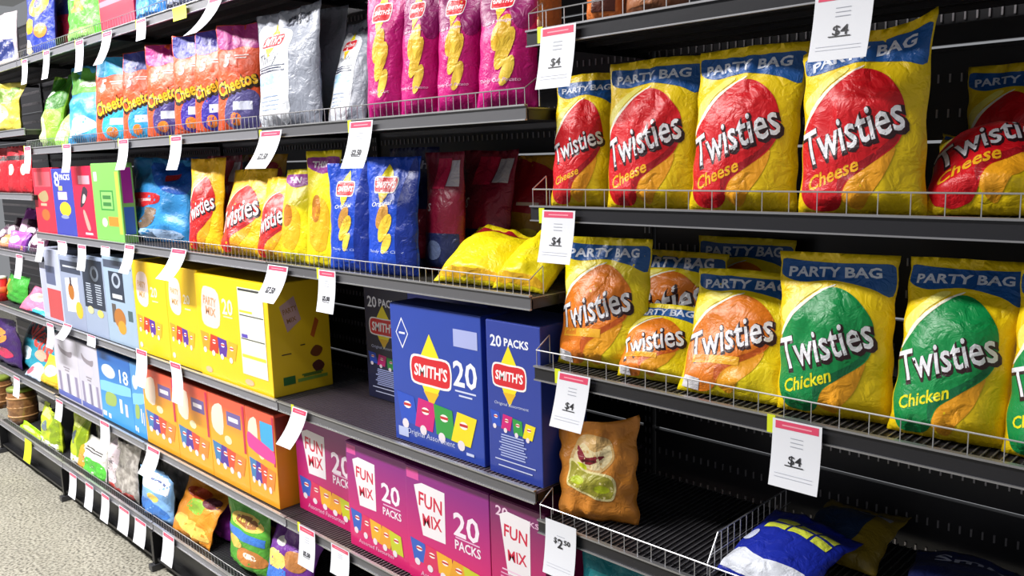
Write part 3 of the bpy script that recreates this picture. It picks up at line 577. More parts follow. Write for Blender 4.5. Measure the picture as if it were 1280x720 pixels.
Z['R4'] = shelf('R', -.687, 'nearly empty wire-fronted shelf with one crinkled orange bag', 'wire', gap=.036)
Z['R5'] = shelf('R', -1.07, 'shelf hidden below the nearly empty one, with a teal bag', None)
Z['L1'] = shelf('L', .40, 'far left shelf under the yellow and green bag')
Z['L2'] = shelf('L', .06, 'far left shelf under the hanging red bags')
Z['L3'] = shelf('L', -.27, 'far left shelf under the heap of purple sweets', 'wire')
Z['L4'] = shelf('L', CC, 'far left shelf under the pink and the cyan bag')
Z['L5'] = shelf('L', DD+.008, 'far left shelf under the dark purple and the teal bag')
Z['LT'] = shelf('L', TT, 'far left top shelf holding a pale and navy bag')

# uprights, back panels, plinth
for i, (x, t) in enumerate(((0, 'black slotted upright post between the cheese puff bags and the magenta bags'), (-1.2, 'black slotted upright post behind the gap between the yellow and the blue cartons'),
                            (-2.4, 'black slotted upright post behind the big light blue bag'), (-3.6, 'black slotted upright post beside the slim red cracker box'), (1.2, 'black slotted upright post at the far right end'), (-4.8, 'black slotted upright post at the far left edge'))):
    r = thing('upright_post', t, 'shelf post', (x, 0.46, 0), 0, 'uprights of the shelving run')
    b = MB(); b.box(-.015, .015, 0, .035, 0.04, 2.75); b.build('post', DARK, r)
    b = MB()
    for k in range(84): b.box(-.009, -.005, -.0012, 0.001, 0.12+k*.031, 0.136+k*.031); b.box(.005, .009, -.0012, 0.001, 0.12+k*.031, 0.136+k*.031)
    b.build('slots', STEEL, r, kind='stuff')
    f = MB(); f.box(-.012, .012, -.31, 0, 0.035, 0.10); f.box(-.012, .012, -.31, -.26, 0.0, 0.035); f.build('foot', DARK, r)
for k, t in (('R', 'black slotted back panel behind the party bags in the right bay'), ('M1', 'black slotted back panel behind the blue cartons'), ('M2', 'black slotted back panel behind the yellow cartons'), ('M3', 'black slotted back panel behind the grey cartons'), ('L', 'black slotted back panel of the far left bay'), ('LL', 'black back panel beyond the far left bay')):
    x0, x1 = BAYS[k]; r = thing('back_panel', t, 'back panel', ((x0+x1)/2, .47, 0), 0, 'back panels of the shelving run'); w = (x1-x0)/2-.016
    for j in range(14):
        b = MB(); z = .12+j*.19; b.box(-w, w, 0.0, .012, z, z+.184); b.box(-w, w, -.004, 0, z+.176, z+.184); b.build('panel_slat', mat('#232226', 'paint'), r)
    b = MB(); n = int(2*w/.022)
    for j in range(14):
        for row in (.045, .115):
            for i in range(n):
                x = -w+.012+i*.022; z = .12+j*.19+row; b.box(x, x+.0035, -.0035, 0.0005, z, z+.017)
    b.build('lit_slots', mat('#a09ca0', 'metal'), r, kind='stuff')  # pale bars stand for light showing in the panel slots
for k, t in (('R', 'black kick plinth under the right bay'), ('M1', 'black kick plinth under the fun mix carton bay'), ('M2', 'black kick plinth under the orange carton bay'), ('M3', 'black kick plinth under the lilac carton bay'), ('L', 'black kick plinth under the far left bay'), ('LL', 'black kick plinth beyond the far left bay')):
    x0, x1 = BAYS[k]; r = thing('kick_plinth', t, 'plinth', ((x0+x1)/2, 0.0, 0), 0, 'plinths of the shelving run'); w = (x1-x0)/2-.022
    b = MB(); b.box(-w, w, 0.03, .034, .012, .18); b.box(-w, w, 0.004, .03, .045, .062); b.build('plinth_board', DARK, r)
    b = MB(); b.box(-w, w, -0.004, .004, .05, .062); b.build('kick_rail', mat('#2e2e31', 'metal'), r)
for x, t in ((-3.6, 'black plinth end plate with a foot at the far left of the floor edge'), (-2.4, 'black plinth end plate with a foot beside five small price tickets'), (-1.2, 'black plinth end plate at the bottom edge under the confectionery'), (-4.8, 'black plinth end plate beyond the barrel tubs')):
    r = thing('plinth_end_plate', t, 'plinth', (x, 0, 0), 0, 'plinth end plates')
    b = MB(); b.box(-.012, .012, -.012, .10, .03, .185); b.box(-.012, .012, .10, .12, .045, .185); b.build('plate', DARK, r)
    b = MB(); b.box(-.02, .02, -.03, .05, 0, .03); b.build('foot', mat('#3c3c40', 'paint'), r, bevel=.004)

# ------------------------------------------------------------------ wire divider on the nearly empty shelf
def divider(px, label, bay_z, Y0=0.03, Y1=0.40):
    x = W(*px, Y0)[0]; r = thing('wire_divider', label, 'divider', (x, Y0, bay_z), 0, 'wire dividers'); b = MB()
    n = 14; L_ = Y1-Y0; hh = .085
    b.bar((0, 0, .004), (0, L_, .004), .0018); b.bar((0, .04, hh), (0, L_, hh), .0018); b.bar((0, 0, .03), (0, .04, hh), .0018); b.bar((0, 0, .004), (0, 0, .03), .0018)
    b.bar((0, 0.01, .045), (0, L_, .045), .0013)
    b.build('wire_frame', WIRE, r)
    b = MB()
    for i in range(1, n): y = i*L_/n; b.bar((0, y, .004), (0, y, hh-(max(0, .04-y))*1.2), .0012, 4)
    b.build('wire_uprights', WIRE, r, kind='stuff')
divider((885, 668), 'chrome wire divider left of the blue pouch on the nearly empty shelf', Z['R4'])

# ------------------------------------------------------------------ price tickets
def ticket(xl, xr, yt, yb, label, price='', shift=0, yellow=False, flare=None, body='#e6e8f0', head=True, tab=True, Y=-0.012, group='price tickets'):
    A0 = W(xl, yt, Y); B0 = W(xr, yt, Y); E0 = W(xl, yb, Y)
    w = min(max(B0[0]-A0[0], .028), .13); h = A0[2]-W((xl+xr)/2+0, yb, Y)[2]; h = max(h, .03)
    x = (A0[0]+B0[0])/2
    fl = flare if flare is not None else 8
    h = h/ max(math.cos(math.radians(fl)), .5)
    ym = A0[2]*.5+B0[2]*.5
    r = thing('price_ticket', label, 'price tag', (x, Y, ym), 0, group)
    nv = 8; nu = 2; P = np.zeros((nu+1, nv+1, 3))
    for j in range(nv+1):
        t = 1-j/nv; a = math.radians(fl)*t
        for i in range(nu+1):
            P[i, j] = ((i/nu-.5)*w + shift*t*w, -math.sin(a)*h*t*.8, -h*t*math.cos(a*.7))
    me = bpy.data.meshes.new('card'); V = [tuple(p) for p in P.reshape(-1, 3)]+[tuple(p+np.array([0, .0006, 0])) for p in P.reshape(-1, 3)]
    F = []; n = (nu+1)*(nv+1); ix = lambda i, j: i*(nv+1)+j
    for i in range(nu):
        for j in range(nv):
            q = (ix(i, j), ix(i+1, j), ix(i+1, j+1), ix(i, j+1)); F.append(q); F.append(tuple(n+k for k in reversed(q)))
    me.from_pydata(V, [], F); me.update()
    link('card', me, [mat('#e4ee20' if yellow else body, 'paper')], r, smooth=True)
    asp = h/w; L = []
    if head: L += [('P', '#e0486c', rect(.06, .86, .94, .975)), ('P', '#f0a4b4', rect(.2, .905, .8, .925))]
    if not yellow: L += [('P', '#a8acb8', rect(.38, y, .64, y+.010)) for y in (.74, .68, .62)] + [('P', '#c0c4d0', rect(.1, y, .88, y+.006)) for y in (.20, .15)]
    if price == '$4': L += [('T', '#24242a', '$4', .5, .43, .17, 0, .27, 0, .01), ('P', '#24242a', rect(.30, .33, .68, .345))]
    elif price == '$2': L += [('T', '#24242a', '$', .34, .66, .14, 0, .10, 0, .03), ('T', '#24242a', '2', .50, .62, .24, 0, .17, 0, .02), ('T', '#24242a', '50', .72, .67, .12, 0, .20, 0, .03)]
    elif price: L += [('T', '#2c2c34', price, .5, .34, .15, 0, .44, 0, .04), ('P', '#2c2c34', rect(.32, .25, .70, .262))]
    apply_art('tk%s%d%d' % (price, head, yellow), L, P, r, 'paper', asp, off=.0003, step=.0001, cut=False, names=('ticket_print', 'ticket_lettering'))
    if tab:
        b = MB(); b.box(-w*.5-.012, -w*.5+.004, .0012, .003, -.030, .004); b.build('yellow_tab', mat('#d9e41c', 'paper'), r)
    return r
T = ticket
T(676, 720, 32, 106, 'white $4 ticket on the top right shelf, above the leftmost cheese party bag', '$4', -.08)
T(1020, 1094, -14, 68, 'large white $4 ticket cut off by the top edge of the picture', '$4', -.06, tab=False)
T(678, 719, 263, 329, 'white $4 ticket under the leftmost cheese party bag', '$4', -.08)
T(698, 738, 468, 541, 'white $4 ticket on the shelf edge under the leftmost orange party bag', '$4', -.2)
T(966, 1028, 528, 617, 'white $4 ticket under the first green chicken party bag', '$4', 0)
T(682, 720, 654, 726, 'white $2 ticket below the crinkled orange bag', '$2', 0, head=False, tab=False)
T(437, 466, 151, 208, 'white ticket under the magenta bags with a yellow tab', '$2.50', -.2, flare=14)
T(325, 353, 163, 207, 'white ticket under the silver crisp bag', '$2.50', -.35, flare=24)
T(213, 227, 170, 211, 'narrow ticket under the orange multipacks, left of the silver bag ticket', 'x'[:0], -.1, flare=14)
T(148, 160, 174, 211, 'narrow ticket above the big light blue bag', '', -.05, flare=14)
T(78, 88, 180, 215, 'narrow yellow-footed ticket above the slim blue cracker box', '', 0, flare=10)
T(30, 38, 183, 216, 'narrow ticket above the leftmost slim red cracker box', '', 0, flare=10)
T(398, 419, 338, 391, 'white ticket above the right end of the yellow carton side', '$5.00', -.05)
T(335, 360, 332, 376, 'white ticket hanging over the front corner of the big yellow carton', '$7.50', -.3, flare=24, tab=False)
T(214, 234, 311, 348, 'white ticket slanting over the second yellow carton', '', -.5, flare=28, tab=False)
T(156, 168, 306, 341, 'narrow ticket over the gap left of the yellow cartons', '', -.3, flare=16, tab=False)
T(97, 107, 306, 338, 'narrow ticket under the slim crimson cracker box', '', -.1, tab=False)
T(126, 137, 308, 320, 'short pink ticket stub under the slim green cracker box', '', 0, tab=False)
T(71, 82, 301, 316, 'short curled ticket stub under the slim blue cracker box', '', .5, tab=False, flare=30)
T(47, 55, 301, 327, 'narrow ticket at the left end under the slim red cracker box', '', -.4, tab=False)
T(27, 34, 74, 105, 'narrow ticket under the yellow-spotted blue bag, left one of two', '', -.1)
T(54, 62, 63, 98, 'narrow ticket under the yellow-spotted blue bag, right one of two', '', -.3)
T(94, 104, 50, 89, 'narrow ticket under the lime bag on the top shelf', '', -.1)
T(128, 140, 39, 78, 'narrow ticket above the cyan top of the first orange multipack', '', -.4, flare=20)
T(170, 182, 24, 49, 'narrow ticket on the top shelf left of the lime yellow flag', '', 0)
T(262, 280, -6, 34, 'ticket curling outward at the top edge above the orange multipacks', '', -1.0, flare=34)
T(215, 232, 8, 23, 'plain lime yellow flag label on the top shelf edge', '', .1, yellow=True, head=False, tab=False)
T(170, 183, 437, 481, 'ticket under the left yellow carton above an orange carton', '', .05, flare=12, tab=False)
T(212, 225, 453, 500, 'ticket under the second yellow carton, second to the left of the shelf seam', '', .5, flare=12, tab=False)
T(366, 384, 511, 558, 'white ticket right of the shelf seam over the first fun mix carton', '', -.55, flare=24)
T(58, 66, 404, 432, 'narrow ticket under the leftmost grey carton', '', .4, flare=16, tab=False)
T(80, 90, 405, 425, 'narrow ticket under the second grey carton', '', -.6, flare=24, tab=False)
T(109, 119, 419, 434, 'short ticket under the grey carton with the black text panel', '', 0, tab=False)
T(20, 28, 318, 348, 'narrow ticket on the far left shelf edge under the purple sweets', '', -.3, tab=False)
T(125, 136, 527, 561, 'ticket under the blue 18 carton', '', .05, tab=False)
T(184, 200, 560, 597, 'white ticket under the first orange carton', '', -.35, flare=20, tab=False)
T(374, 393, 660, 711, 'white ticket under the left fun mix carton', '$5.50', 0)
T(414, 436, 684, 724, 'white ticket at the bottom edge under the second fun mix carton', '', 0, tab=False)
T(17, 24, 471, 496, 'narrow ticket over the brown barrel tubs', '', -.1, tab=False)
T(70, 78, 500, 526, 'narrow ticket over the lime and white pouch', '', -.2, tab=False)
T(31, 39, 550, 578, 'bright yellow-green ticket on the bottom shelf at far left', '', -.2, yellow=True, head=False, tab=False)
for a, t in (((87, 95, 592, 622), 'first white ticket right of the yellow one on the bottom shelf'), ((107, 116, 605, 637), 'second white ticket right of the yellow one on the bottom shelf'), ((127, 136, 618, 652), 'third white ticket right of the yellow one on the bottom shelf'),
             ((149, 161, 635, 668), 'fourth white ticket right of the yellow one, below the light blue pouch'), ((169, 182, 650, 684), 'fifth white ticket right of the yellow one on the bottom shelf'), ((204, 217, 668, 707), 'sixth white ticket right of the yellow one, below the orange pouch')):
    T(*a, t, '', -.15, tab=False)

# ------------------------------------------------------------------ right bay: party bags
G = 'red and yellow cheese puff party bags'
pbag(TW_CHEESE, 'red and yellow cheese puff party bag leftmost on its shelf, beside a $4 ticket', 664, 768, 92, Z['R2'], 258, seed=1, group=G, yaw=18, lean=(5, 9), Y=.015, T=.08)
pbag(TW_CHEESE, 'red and yellow cheese puff party bag standing second from left', 757, 874, 58, Z['R2'], 260, seed=2, group=G, yaw=8, lean=(4, 6), Y=.015, T=.09)
pbag(TW_CHEESE, 'red and yellow cheese puff party bag third from left, its blue band in shade', 864, 1000, 40, Z['R2'], 262, seed=3, group=G, yaw=5, lean=(4, 6), Y=.015, T=.09)
pbag(TW_CHEESE, 'tallest red and yellow cheese puff party bag with a raised top right corner', 1000, 1162, 38, Z['R2'], 262, seed=4, group=G, yaw=4, lean=(3, 3), Y=.012, T=.09, droop=-.13)
pbag(TW_CHEESE, 'cheese puff party bag lying on its back at the right edge', 1142, 1340, 158, Z['R2'], 262, seed=5, group=G, yaw=10, lean=(46, 74), Y=.012, T=.13, h=.13)
pbag(TW_CHEESE, 'cheese puff party bag in deep shade behind the lying one', 1205, 1330, 78, Z['R2'], 262, seed=6, group=G, yaw=0, lean=(3, 3), Y=.24, T=.09)
G = 'orange and yellow puff party bags'
pbag(TW_ORANGE, 'orange and yellow puff party bag leaning at the left end of its shelf', 682, 806, 296, Z['R3'], 480, seed=11, group=G, yaw=8, lean=(14, 6), Y=.015, T=.11, belly=.4)
pbag(TW_ORANGE, 'orange and yellow puff party bag slumped low, second from left', 764, 872, 388, Z['R3'], 500, seed=12, group=G, yaw=8, lean=(30, 22), Y=.012, T=.12)
pbag(TW_ORANGE, 'orange puff party bag standing in shade behind the slumped ones', 775, 905, 315, Z['R3'], 490, seed=13, group=G, yaw=0, lean=(4, 8), Y=.27, T=.09)
pbag(TW_ORANGE, 'orange and yellow puff party bag slumped right beside the green ones', 830, 980, 345, Z['R3'], 510, seed=14, group=G, yaw=6, lean=(26, 18), Y=.012, T=.12)
pbag(TW_ORANGE, 'orange puff party bag in the dark behind the third slumped one', 870, 990, 298, Z['R3'], 500, seed=15, group=G, yaw=0, lean=(3, 4), Y=.29, T=.08)
G = 'green and yellow chicken puff party bags'
pbag(TW_CHICKEN, 'green and yellow chicken puff party bag standing leftmost of the green ones', 962, 1120, 302, Z['R3'], 540, seed=21, group=G, yaw=8, lean=(5, 6), Y=.012, T=.10)
pbag(TW_CHICKEN, 'green and yellow chicken puff party bag in the middle, leaning back', 1108, 1272, 312, Z['R3'], 565, seed=22, group=G, yaw=4, lean=(10, 12), Y=.012, T=.11)
pbag(TW_CHICKEN, 'green and yellow chicken puff party bag cut off by the right edge', 1250, 1420, 322, Z['R3'], 590, seed=23, group=G, yaw=0, lean=(8, 8), Y=.012, T=.11)
pbag(KRA, 'crinkled orange bag with a cream panel, alone at the left of the empty shelf', 676, 800, 530, Z['R4'], 670, seed=31, group='', yaw=24, lean=(6, 10), droop=-.12, Y=.012, T=.07, belly=.35, wr=2.0)
bag(BLUL, 'royal blue pouch with lime blocks lying at the bottom right edge', W(892, 700, .06)[0], W(892, 700, .06)[0]+.205, .055, Z['R4']+.002, .065, T=.08, yaw=-6, lean=(64, 82), seed=32)
bag(plain('gnb', '#8a7420', ('P', '#1c3050', curve([(.05, .2), (.6, .1), (.7, .9), (.1, .8)], 3)), ('P', '#9a9aa8', rect(.5, .7, .9, .78))), 'gold and navy bag lying in shade behind the royal blue pouch', W(1010, 690, .2)[0]-.06, W(1010, 690, .2)[0]+.12, .25, Z['R4']+.002, .06, T=.07, yaw=0, lean=(60, 84), seed=33)
bag(DARKBLUE, 'dark navy bag lying at the right of the nearly empty shelf', W(1090, 690, .2)[0]+.07, W(1090, 690, .2)[0]+.31, .10, Z['R4']+.002, .055, T=.07, yaw=6, lean=(70, 84), seed=34)
pbag(plain('tealb', '#14808c', ('P', '#2aa8b0', rect(.1, .4, .9, .8))), 'teal bag just showing under the nearly empty shelf', 722, 830, 694, Z['R5'], 760, seed=35, Y=.05, T=.08, lean=(4, 4))
G = 'orange and brown bags on the top right shelf'
pbag(plain('cn0', '#d88a4c', ('P', '#7c3c28', rect(.1, .2, .6, .4)), ('P', '#f0c8a0', disc(.5, .12, .3, .05))), 'orange bag with brown print at the top edge above the first $4 ticket', 680, 738, -150, Z['RT'], 20, seed=36, group=G, T=.08)
pbag(plain('cn1', '#e07c3c', ('P', '#5c2c20', rect(.4, .1, .9, .3))), 'brighter orange bag bottom at the top edge, second on the top right shelf', 734, 780, -150, Z['RT'], 15, seed=37, group=G, T=.08)
pbag(plain('cn2', '#7a4a30', ('P', '#a86c48', rect(.1, .1, .6, .3))), 'brown bag bottom at the top edge, third on the top right shelf', 778, 862, -150, Z['RT'], 8, seed=38, group=G, T=.08)

# ------------------------------------------------------------------ upper middle: magenta, silver, orange
G = 'magenta crisp bags'
for i, (xl, xr, yt, d, t) in enumerate(((456, 508, -24, MAGC, 'magenta crisp bag leftmost, beside the silver bags'), (500, 550, -22, MAG, 'magenta crisp bag second from left with its top cut off'), (545, 602, -26, MAG, 'magenta crisp bag third from left'), (596, 672, -36, MAG, 'widest magenta crisp bag at the right end beside the red party bags'))):
    pbag(d, t, xl, xr, yt, Z['M1A'], 140, seed=41+i, group=G, yaw=16, lean=(3, 5), Y=.012, T=.085)
G = 'silver and white thinly cut crisp bags'
pbag(SILVER, 'silver and white crisp bag standing in front with a yellow and red badge', 320, 398, 4, Z['M2A']-.0, 155, seed=46, group=G, yaw=0, lean=(3, 4), Y=.015, T=.09)
pbag(('silver2', '#878c98', [('P', '#c8d4e2', curve([(.1, .05), (.5, .04), (.3, .4)], 3)), ('P', '#8a8450', rect(.1, .5, .4, .6))]), 'plain grey crisp bag in shade right of the badged silver one', 382, 428, 6, Z['M2A'], 150, seed=47, group=G, yaw=0, lean=(3, 4), Y=.12, T=.08)
pbag(SILVER, 'white crisp bag leaning back beside the magenta bags', 398, 456, 20, Z['M1A'], 140, seed=48, group=G, yaw=10, lean=(16, 22), Y=.05, T=.09)
G = 'orange puff multipacks'
for i, (xl, xr, yt, t) in enumerate(((120, 160, 52, 'orange puff multipack with a cyan top, leftmost of the row'), (148, 196, 50, 'orange puff multipack with a navy top and a large white 5'), (182, 228, 42, 'orange puff multipack with a magenta top'),
                                     (222, 258, 34, 'orange puff multipack with a dark blue top, fourth from left'), (244, 288, 30, 'orange puff multipack with a violet top, second from right'), (270, 322, 16, 'widest orange puff multipack at the right end beside the silver bag'))):
    pbag(CHT[i], t, xl, xr, yt, Z['M2A'], 160, seed=51+i, group=G, yaw=26, lean=(4, 8), Y=.012, T=.06, nu=16, nv=24)
pbag(GRN, 'green pouch slumped with a pale lower half, at the left of the shelf', 33, 74, 92, Z['M3A'], 165, seed=58, yaw=8, lean=(8, 26), Y=.015, T=.10, wr=1.6)
pbag(BLUGRN, 'blue pouch with a green folded top left of the orange multipacks', 80, 136, 76, Z['M3A'], 172, seed=59, yaw=8, lean=(6, 18), Y=.015, T=.11, wr=1.6)
pbag(plain('lim2', '#a6e060', ('P', '#d8f0b0', rect(.1, .1, .9, .3))), 'pale lime bag wedged between the green and the blue pouch', 66, 80, 130, Z['M3A'], 172, seed=60, yaw=0, lean=(20, 40), Y=.015, T=.06)
# top shelf
pbag(BLUYEL, 'blue bag printed with yellow circles on the top shelf', 26, 66, -30, Z['M3T'], 75, seed=61, yaw=0, lean=(4, 4), Y=.015, T=.08, group='')
pbag(DARKBLUE, 'plain navy bag right of the yellow-spotted blue bag', 60, 90, -30, Z['M3T'], 60, seed=62, Y=.07, T=.08)
pbag(LIME, 'lime green bag with a white crest on the top shelf', 82, 124, -36, Z['M3T'], 62, seed=63, Y=.015, T=.08, lean=(5, 5))
pcarton(('rb', [('P', '#e88aa0', rect(.02, .42, .98, .50)), ('P', '#e8e0e8', rect(.1, .6, .9, .8))]), None, 'crimson carton with a pink stripe on the top shelf', 122, 166, -50, 36, Z['M3T'], base='#c81c44', depth=.14, Y=.04)
pbag(plain('blt', '#2478c8', ('P', '#50a8e8', rect(.1, .1, .6, .3)), ('P', '#123c8c', rect(.3, .4, .9, .7))), 'bright blue bag on the top shelf right of the crimson carton', 166, 206, -60, Z['M2T'], 20, seed=64, Y=.015, T=.09)
pbag(plain('blt2', '#4c5470', ('P', '#8890a8', rect(.1, .1, .6, .3))), 'grey blue bag at the top edge right of the bright blue one', 204, 250, -80, Z['M2T'], 5, seed=65, Y=.015, T=.08)
pbag(plain('wn', '#b8aeb4', ('P', '#223070', rect(.05, .12, .95, .5)), ('P', '#e8d8cc', rect(.05, .02, .95, .12))), 'pale bag with a navy band at the far left of the top shelf', -14, 20, 18, Z['LT'], 85, seed=66, Y=.015, T=.08)
pbag(plain('yg', '#c8b848', ('P', '#e8e4b8', disc(.5, .4, .3, .2)), ('P', '#6c8c34', rect(.1, .6, .9, .9))), 'yellow and green bag at the far left edge on the second shelf', -16, 22, 92, Z['L1'], 160, seed=67, Y=.015, T=.09, wr=1.5)
G = 'small red bags at the far left'
for i, (xl, xr, t) in enumerate(((-12, 9, 'red bag at the far left edge, first of three'), (6, 24, 'red bag second of three at the far left'), (21, 37, 'red bag with white print beside the slim cracker boxes'))):
    pbag(REDB, t, xl, xr, 172, Z['L2'], 235, seed=70+i, group=G, Y=.04, T=.06, nu=12, nv=16)

# ------------------------------------------------------------------ second row of the middle
pcarton(THIN['red'], None, 'slim red cracker box, leftmost of the slim boxes', 44, 69, 210, 300, Z['M3B'], base='#d62a40', Y=.03, depth=.07, group='slim cracker boxes')
pcarton(THIN['blue'], None, 'slim blue cracker box with a white 8', 64, 93, 211, 302, Z['M3B'], base='#3a44a8', Y=.025, depth=.07, group='slim cracker boxes')
pcarton(THIN['crim'], None, 'slim crimson cracker box between the blue and the green one', 91, 119, 208, 305, Z['M3B'], base='#d81c44', Y=.025, depth=.07, group='slim cracker boxes')
pcarton(THIN['green'], ('thgs', [('P', '#a02890', rect(.1, .5, .9, .95)), ('P', '#3c6cc0', rect(.1, .1, .9, .45))]), 'slim light green cracker box at the right end of the slim boxes', 117, 152, 204, 310, Z['M3B'], base='#7cbc5c', Y=.02, depth=.06, group='slim cracker boxes')
pbag(SKY, 'big light blue bag slumped beside the slim cracker boxes', 158, 232, 197, Z['M2B']-.0, 300, seed=81, yaw=8, lean=(8, 16), Y=.015, T=.12, wr=1.8, group='light blue bags')
pbag(plain('sky2', '#2060c0', ('P', '#4c98e0', rect(.1, .3, .5, .8))), 'deep blue bag behind the big light blue bag', 188, 246, 194, Z['M2B'], 290, seed=82, yaw=0, lean=(4, 6), Y=.20, T=.08, group='light blue bags')
G = 'small red and gold puff bags'
pbag(TW_SMALL, 'small red and gold puff bag beside the big light blue bag', 232, 274, 198, Z['M2B'], 305, seed=83, group=G, yaw=8, lean=(6, 10), Y=.015, T=.07, nu=16, nv=22)
pbag(NAVYRED, 'maroon bag in the dark gap between the first two small gold bags', 258, 300, 192, Z['M2B'], 300, seed=84, yaw=0, lean=(4, 6), Y=.12, T=.06, nu=14, nv=20)
pbag(TW_SMALL, 'small red and gold puff bag second from left, slumped', 272, 326, 212, Z['M2B'], 318, seed=85, group=G, yaw=4, lean=(16, 14), Y=.015, T=.10, nu=16, nv=22)
pbag(TW_SMALL, 'small red and gold puff bag third from left next to the yellow bags', 318, 366, 222, Z['M1B'], 325, seed=86, group=G, yaw=4, lean=(14, 12), Y=.015, T=.09, nu=16, nv=22)
pbag(BROWN, 'brown bag standing behind the small gold puff bags', 292, 350, 192, Z['M2B'], 300, seed=87, Y=.18, T=.07, nu=14, nv=20)
pbag(LEMON, 'lemon yellow bag left of the purple-topped one', 346, 388, 212, Z['M1B'], 325, seed=88, group='yellow crisp bags', yaw=0, lean=(5, 8), Y=.04, T=.08)
pbag(LEMON, 'lemon yellow bag with a purple top beside the blue crisp bags', 380, 420, 186, Z['M1B'], 330, seed=89, group='yellow crisp bags', yaw=0, lean=(4, 5), Y=.04, T=.07)
G = 'plain bright yellow bags lying down'
bag(YPLAIN, 'bright yellow bag lying down, the left one of two', W(546, 350, .06)[0], W(636, 340, .08)[0], .06, Z['M1B'], .125, T=.11, yaw=4, lean=(46, 66), seed=96, group=G, wr=1.4)
bag(YPLAIN, 'bright yellow bag lying down at the right end of its shelf', W(618, 350, .06)[0], -.016, .055, Z['M1B'], .125, T=.11, yaw=0, lean=(46, 66), seed=97, group=G, wr=1.4)
G = 'blue original crisp bags'
pbag(BLUEO, 'royal blue crisp bag standing left of its twin', 406, 462, 204, Z['M1B'], 335, seed=90, group=G, yaw=8, lean=(4, 6), Y=.015, T=.08)
pbag(BLUEO, 'royal blue crisp bag right of its twin, darker on its right side', 456, 520, 196, Z['M1B'], 340, seed=91, group=G, yaw=8, lean=(4, 8), Y=.015, T=.09)
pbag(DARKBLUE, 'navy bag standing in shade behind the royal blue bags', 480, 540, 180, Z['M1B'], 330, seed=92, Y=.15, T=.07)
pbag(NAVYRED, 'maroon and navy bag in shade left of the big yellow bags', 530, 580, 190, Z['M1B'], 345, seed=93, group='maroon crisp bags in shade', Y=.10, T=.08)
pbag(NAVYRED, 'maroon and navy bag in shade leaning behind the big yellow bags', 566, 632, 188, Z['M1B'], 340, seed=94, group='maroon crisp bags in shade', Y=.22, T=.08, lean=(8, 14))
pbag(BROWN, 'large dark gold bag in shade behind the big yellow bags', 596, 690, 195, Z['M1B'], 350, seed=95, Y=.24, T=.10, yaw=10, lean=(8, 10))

# ------------------------------------------------------------------ cartons
G = 'grey and black snack cartons'
for i, (xl, xr, yt, t) in enumerate(((53, 78, 313, 'pale grey carton with a red lower half, leftmost of four'), (74, 105, 322, 'grey carton with a tan snack picture'), (102, 132, 322, 'dark carton with two columns of fine print'), (131, 168, 323, 'grey carton with a dark round emblem, rightmost of four'))):
    pcarton(GB[i], None, t, xl, xr, yt, 425, Z['M3C'], base=['#b6bcd2', '#949eb8', '#98a6c0', '#9cb2c8'][i], depth=.12, group=G, Y=.025)
pcarton(YB, None, 'yellow party mix carton at the left end, partly behind a ticket', 168, 209, 328, 445, Z['M2C'], base='#f2c81a', depth=.16, group='yellow party mix cartons', Y=.025)
pcarton(YB, None, 'yellow party mix carton in the middle of the three yellow ones', 208, 250, 335, 462, Z['M2C'], base='#f2c81a', depth=.16, group='yellow party mix cartons', Y=.025)
pcarton(YBIG, YSIDE, 'biggest yellow party mix carton with its shaded side showing', 247, 337, 350, 485, Z['M2C'], base='#f4cc14', depth=.24, group='yellow party mix cartons', Y=.015)
G = 'large blue 20-pack crisp cartons'
pcarton(S20, ('s20s', lines(.5, .15, .9, .6, 1.6, 8, '#8c94c0', .02)), 'large blue 20-pack crisp carton facing front with a red and yellow badge', 492, 603, 388, 575, Z['M1C'], base='#2745a8', depth=.10, group=G, Y=.035)
pcarton(S20N, None, 'blue 20-pack carton standing narrow end forward at the right end', 610, 680, 405, 600, Z['M1C'], base='#2a3f9c', depth=.17, group=G, Y=.03)
pcarton(S20N, None, 'blue 20-pack carton deep in shade left of the front one', 458, 512, 362, 500, Z['M1C'], base='#1c2040', depth=.10, group=G, Y=.25)  # base darkened: shade at the back is in this carton's colour
pcarton(None, None, 'blue carton lying flat against the back behind the front 20-pack', 512, 612, 368, 500, Z['M1C'], base='#2c3ca8', depth=.14, group=G, Y=.20)
G = 'lilac grey cartons'
pcarton(LB, None, 'lilac grey carton, left one of two', 70, 98, 413, 505, Z['M3D'], base='#c9c6d4', depth=.12, group=G)
pcarton(LB, None, 'lilac grey carton beside the blue 18 carton', 97, 124, 424, 520, Z['M3D'], base='#c4c2d2', depth=.12, group=G)
pcarton(B18, None, 'blue carton with a white 18', 122, 164, 430, 540, Z['M3D'], base=('#3f9ce0', '#1c62b4'), depth=.12, group='blue snack cartons')
pcarton(B18, None, 'narrow blue carton between the 18 carton and the orange ones', 164, 181, 440, 555, Z['M3D'], base=('#3f9ce0', '#4c8cc8'), depth=.12, group='blue snack cartons')
G = 'orange snack cartons'
for i, (xl, xr, yt, yb, t, f, sd) in enumerate(((180, 220, 452, 570, 'orange carton leftmost of four beside the blue ones', OB, None), (220, 262, 468, 588, 'orange carton second from left', OB, None), (263, 308, 482, 610, 'orange carton third from left', OB, None), (309, 345, 500, 634, 'orange carton at the right end with a pink and blue flash', OBP, OSIDE))):
    pcarton(f, sd, t, xl, xr, yt, yb, Z['M2D'], base=('#f6a81e', '#e2583a'), depth=.16, group=G, Y=.025)
G = 'magenta fun mix cartons'
pcarton(FUN, FUNS, 'magenta fun mix carton leftmost, its top in shade behind a ticket', 372, 448, 526, 650, Z['M1D'], base=('#d0146c', '#8c2078'), depth=.13, group=G, Y=.085)
pcarton(FUN, FUNS, 'magenta fun mix carton second from left', 428, 509, 552, 690, Z['M1D'], base=('#d8146c', '#8c1a80'), depth=.13, group=G, Y=.04)
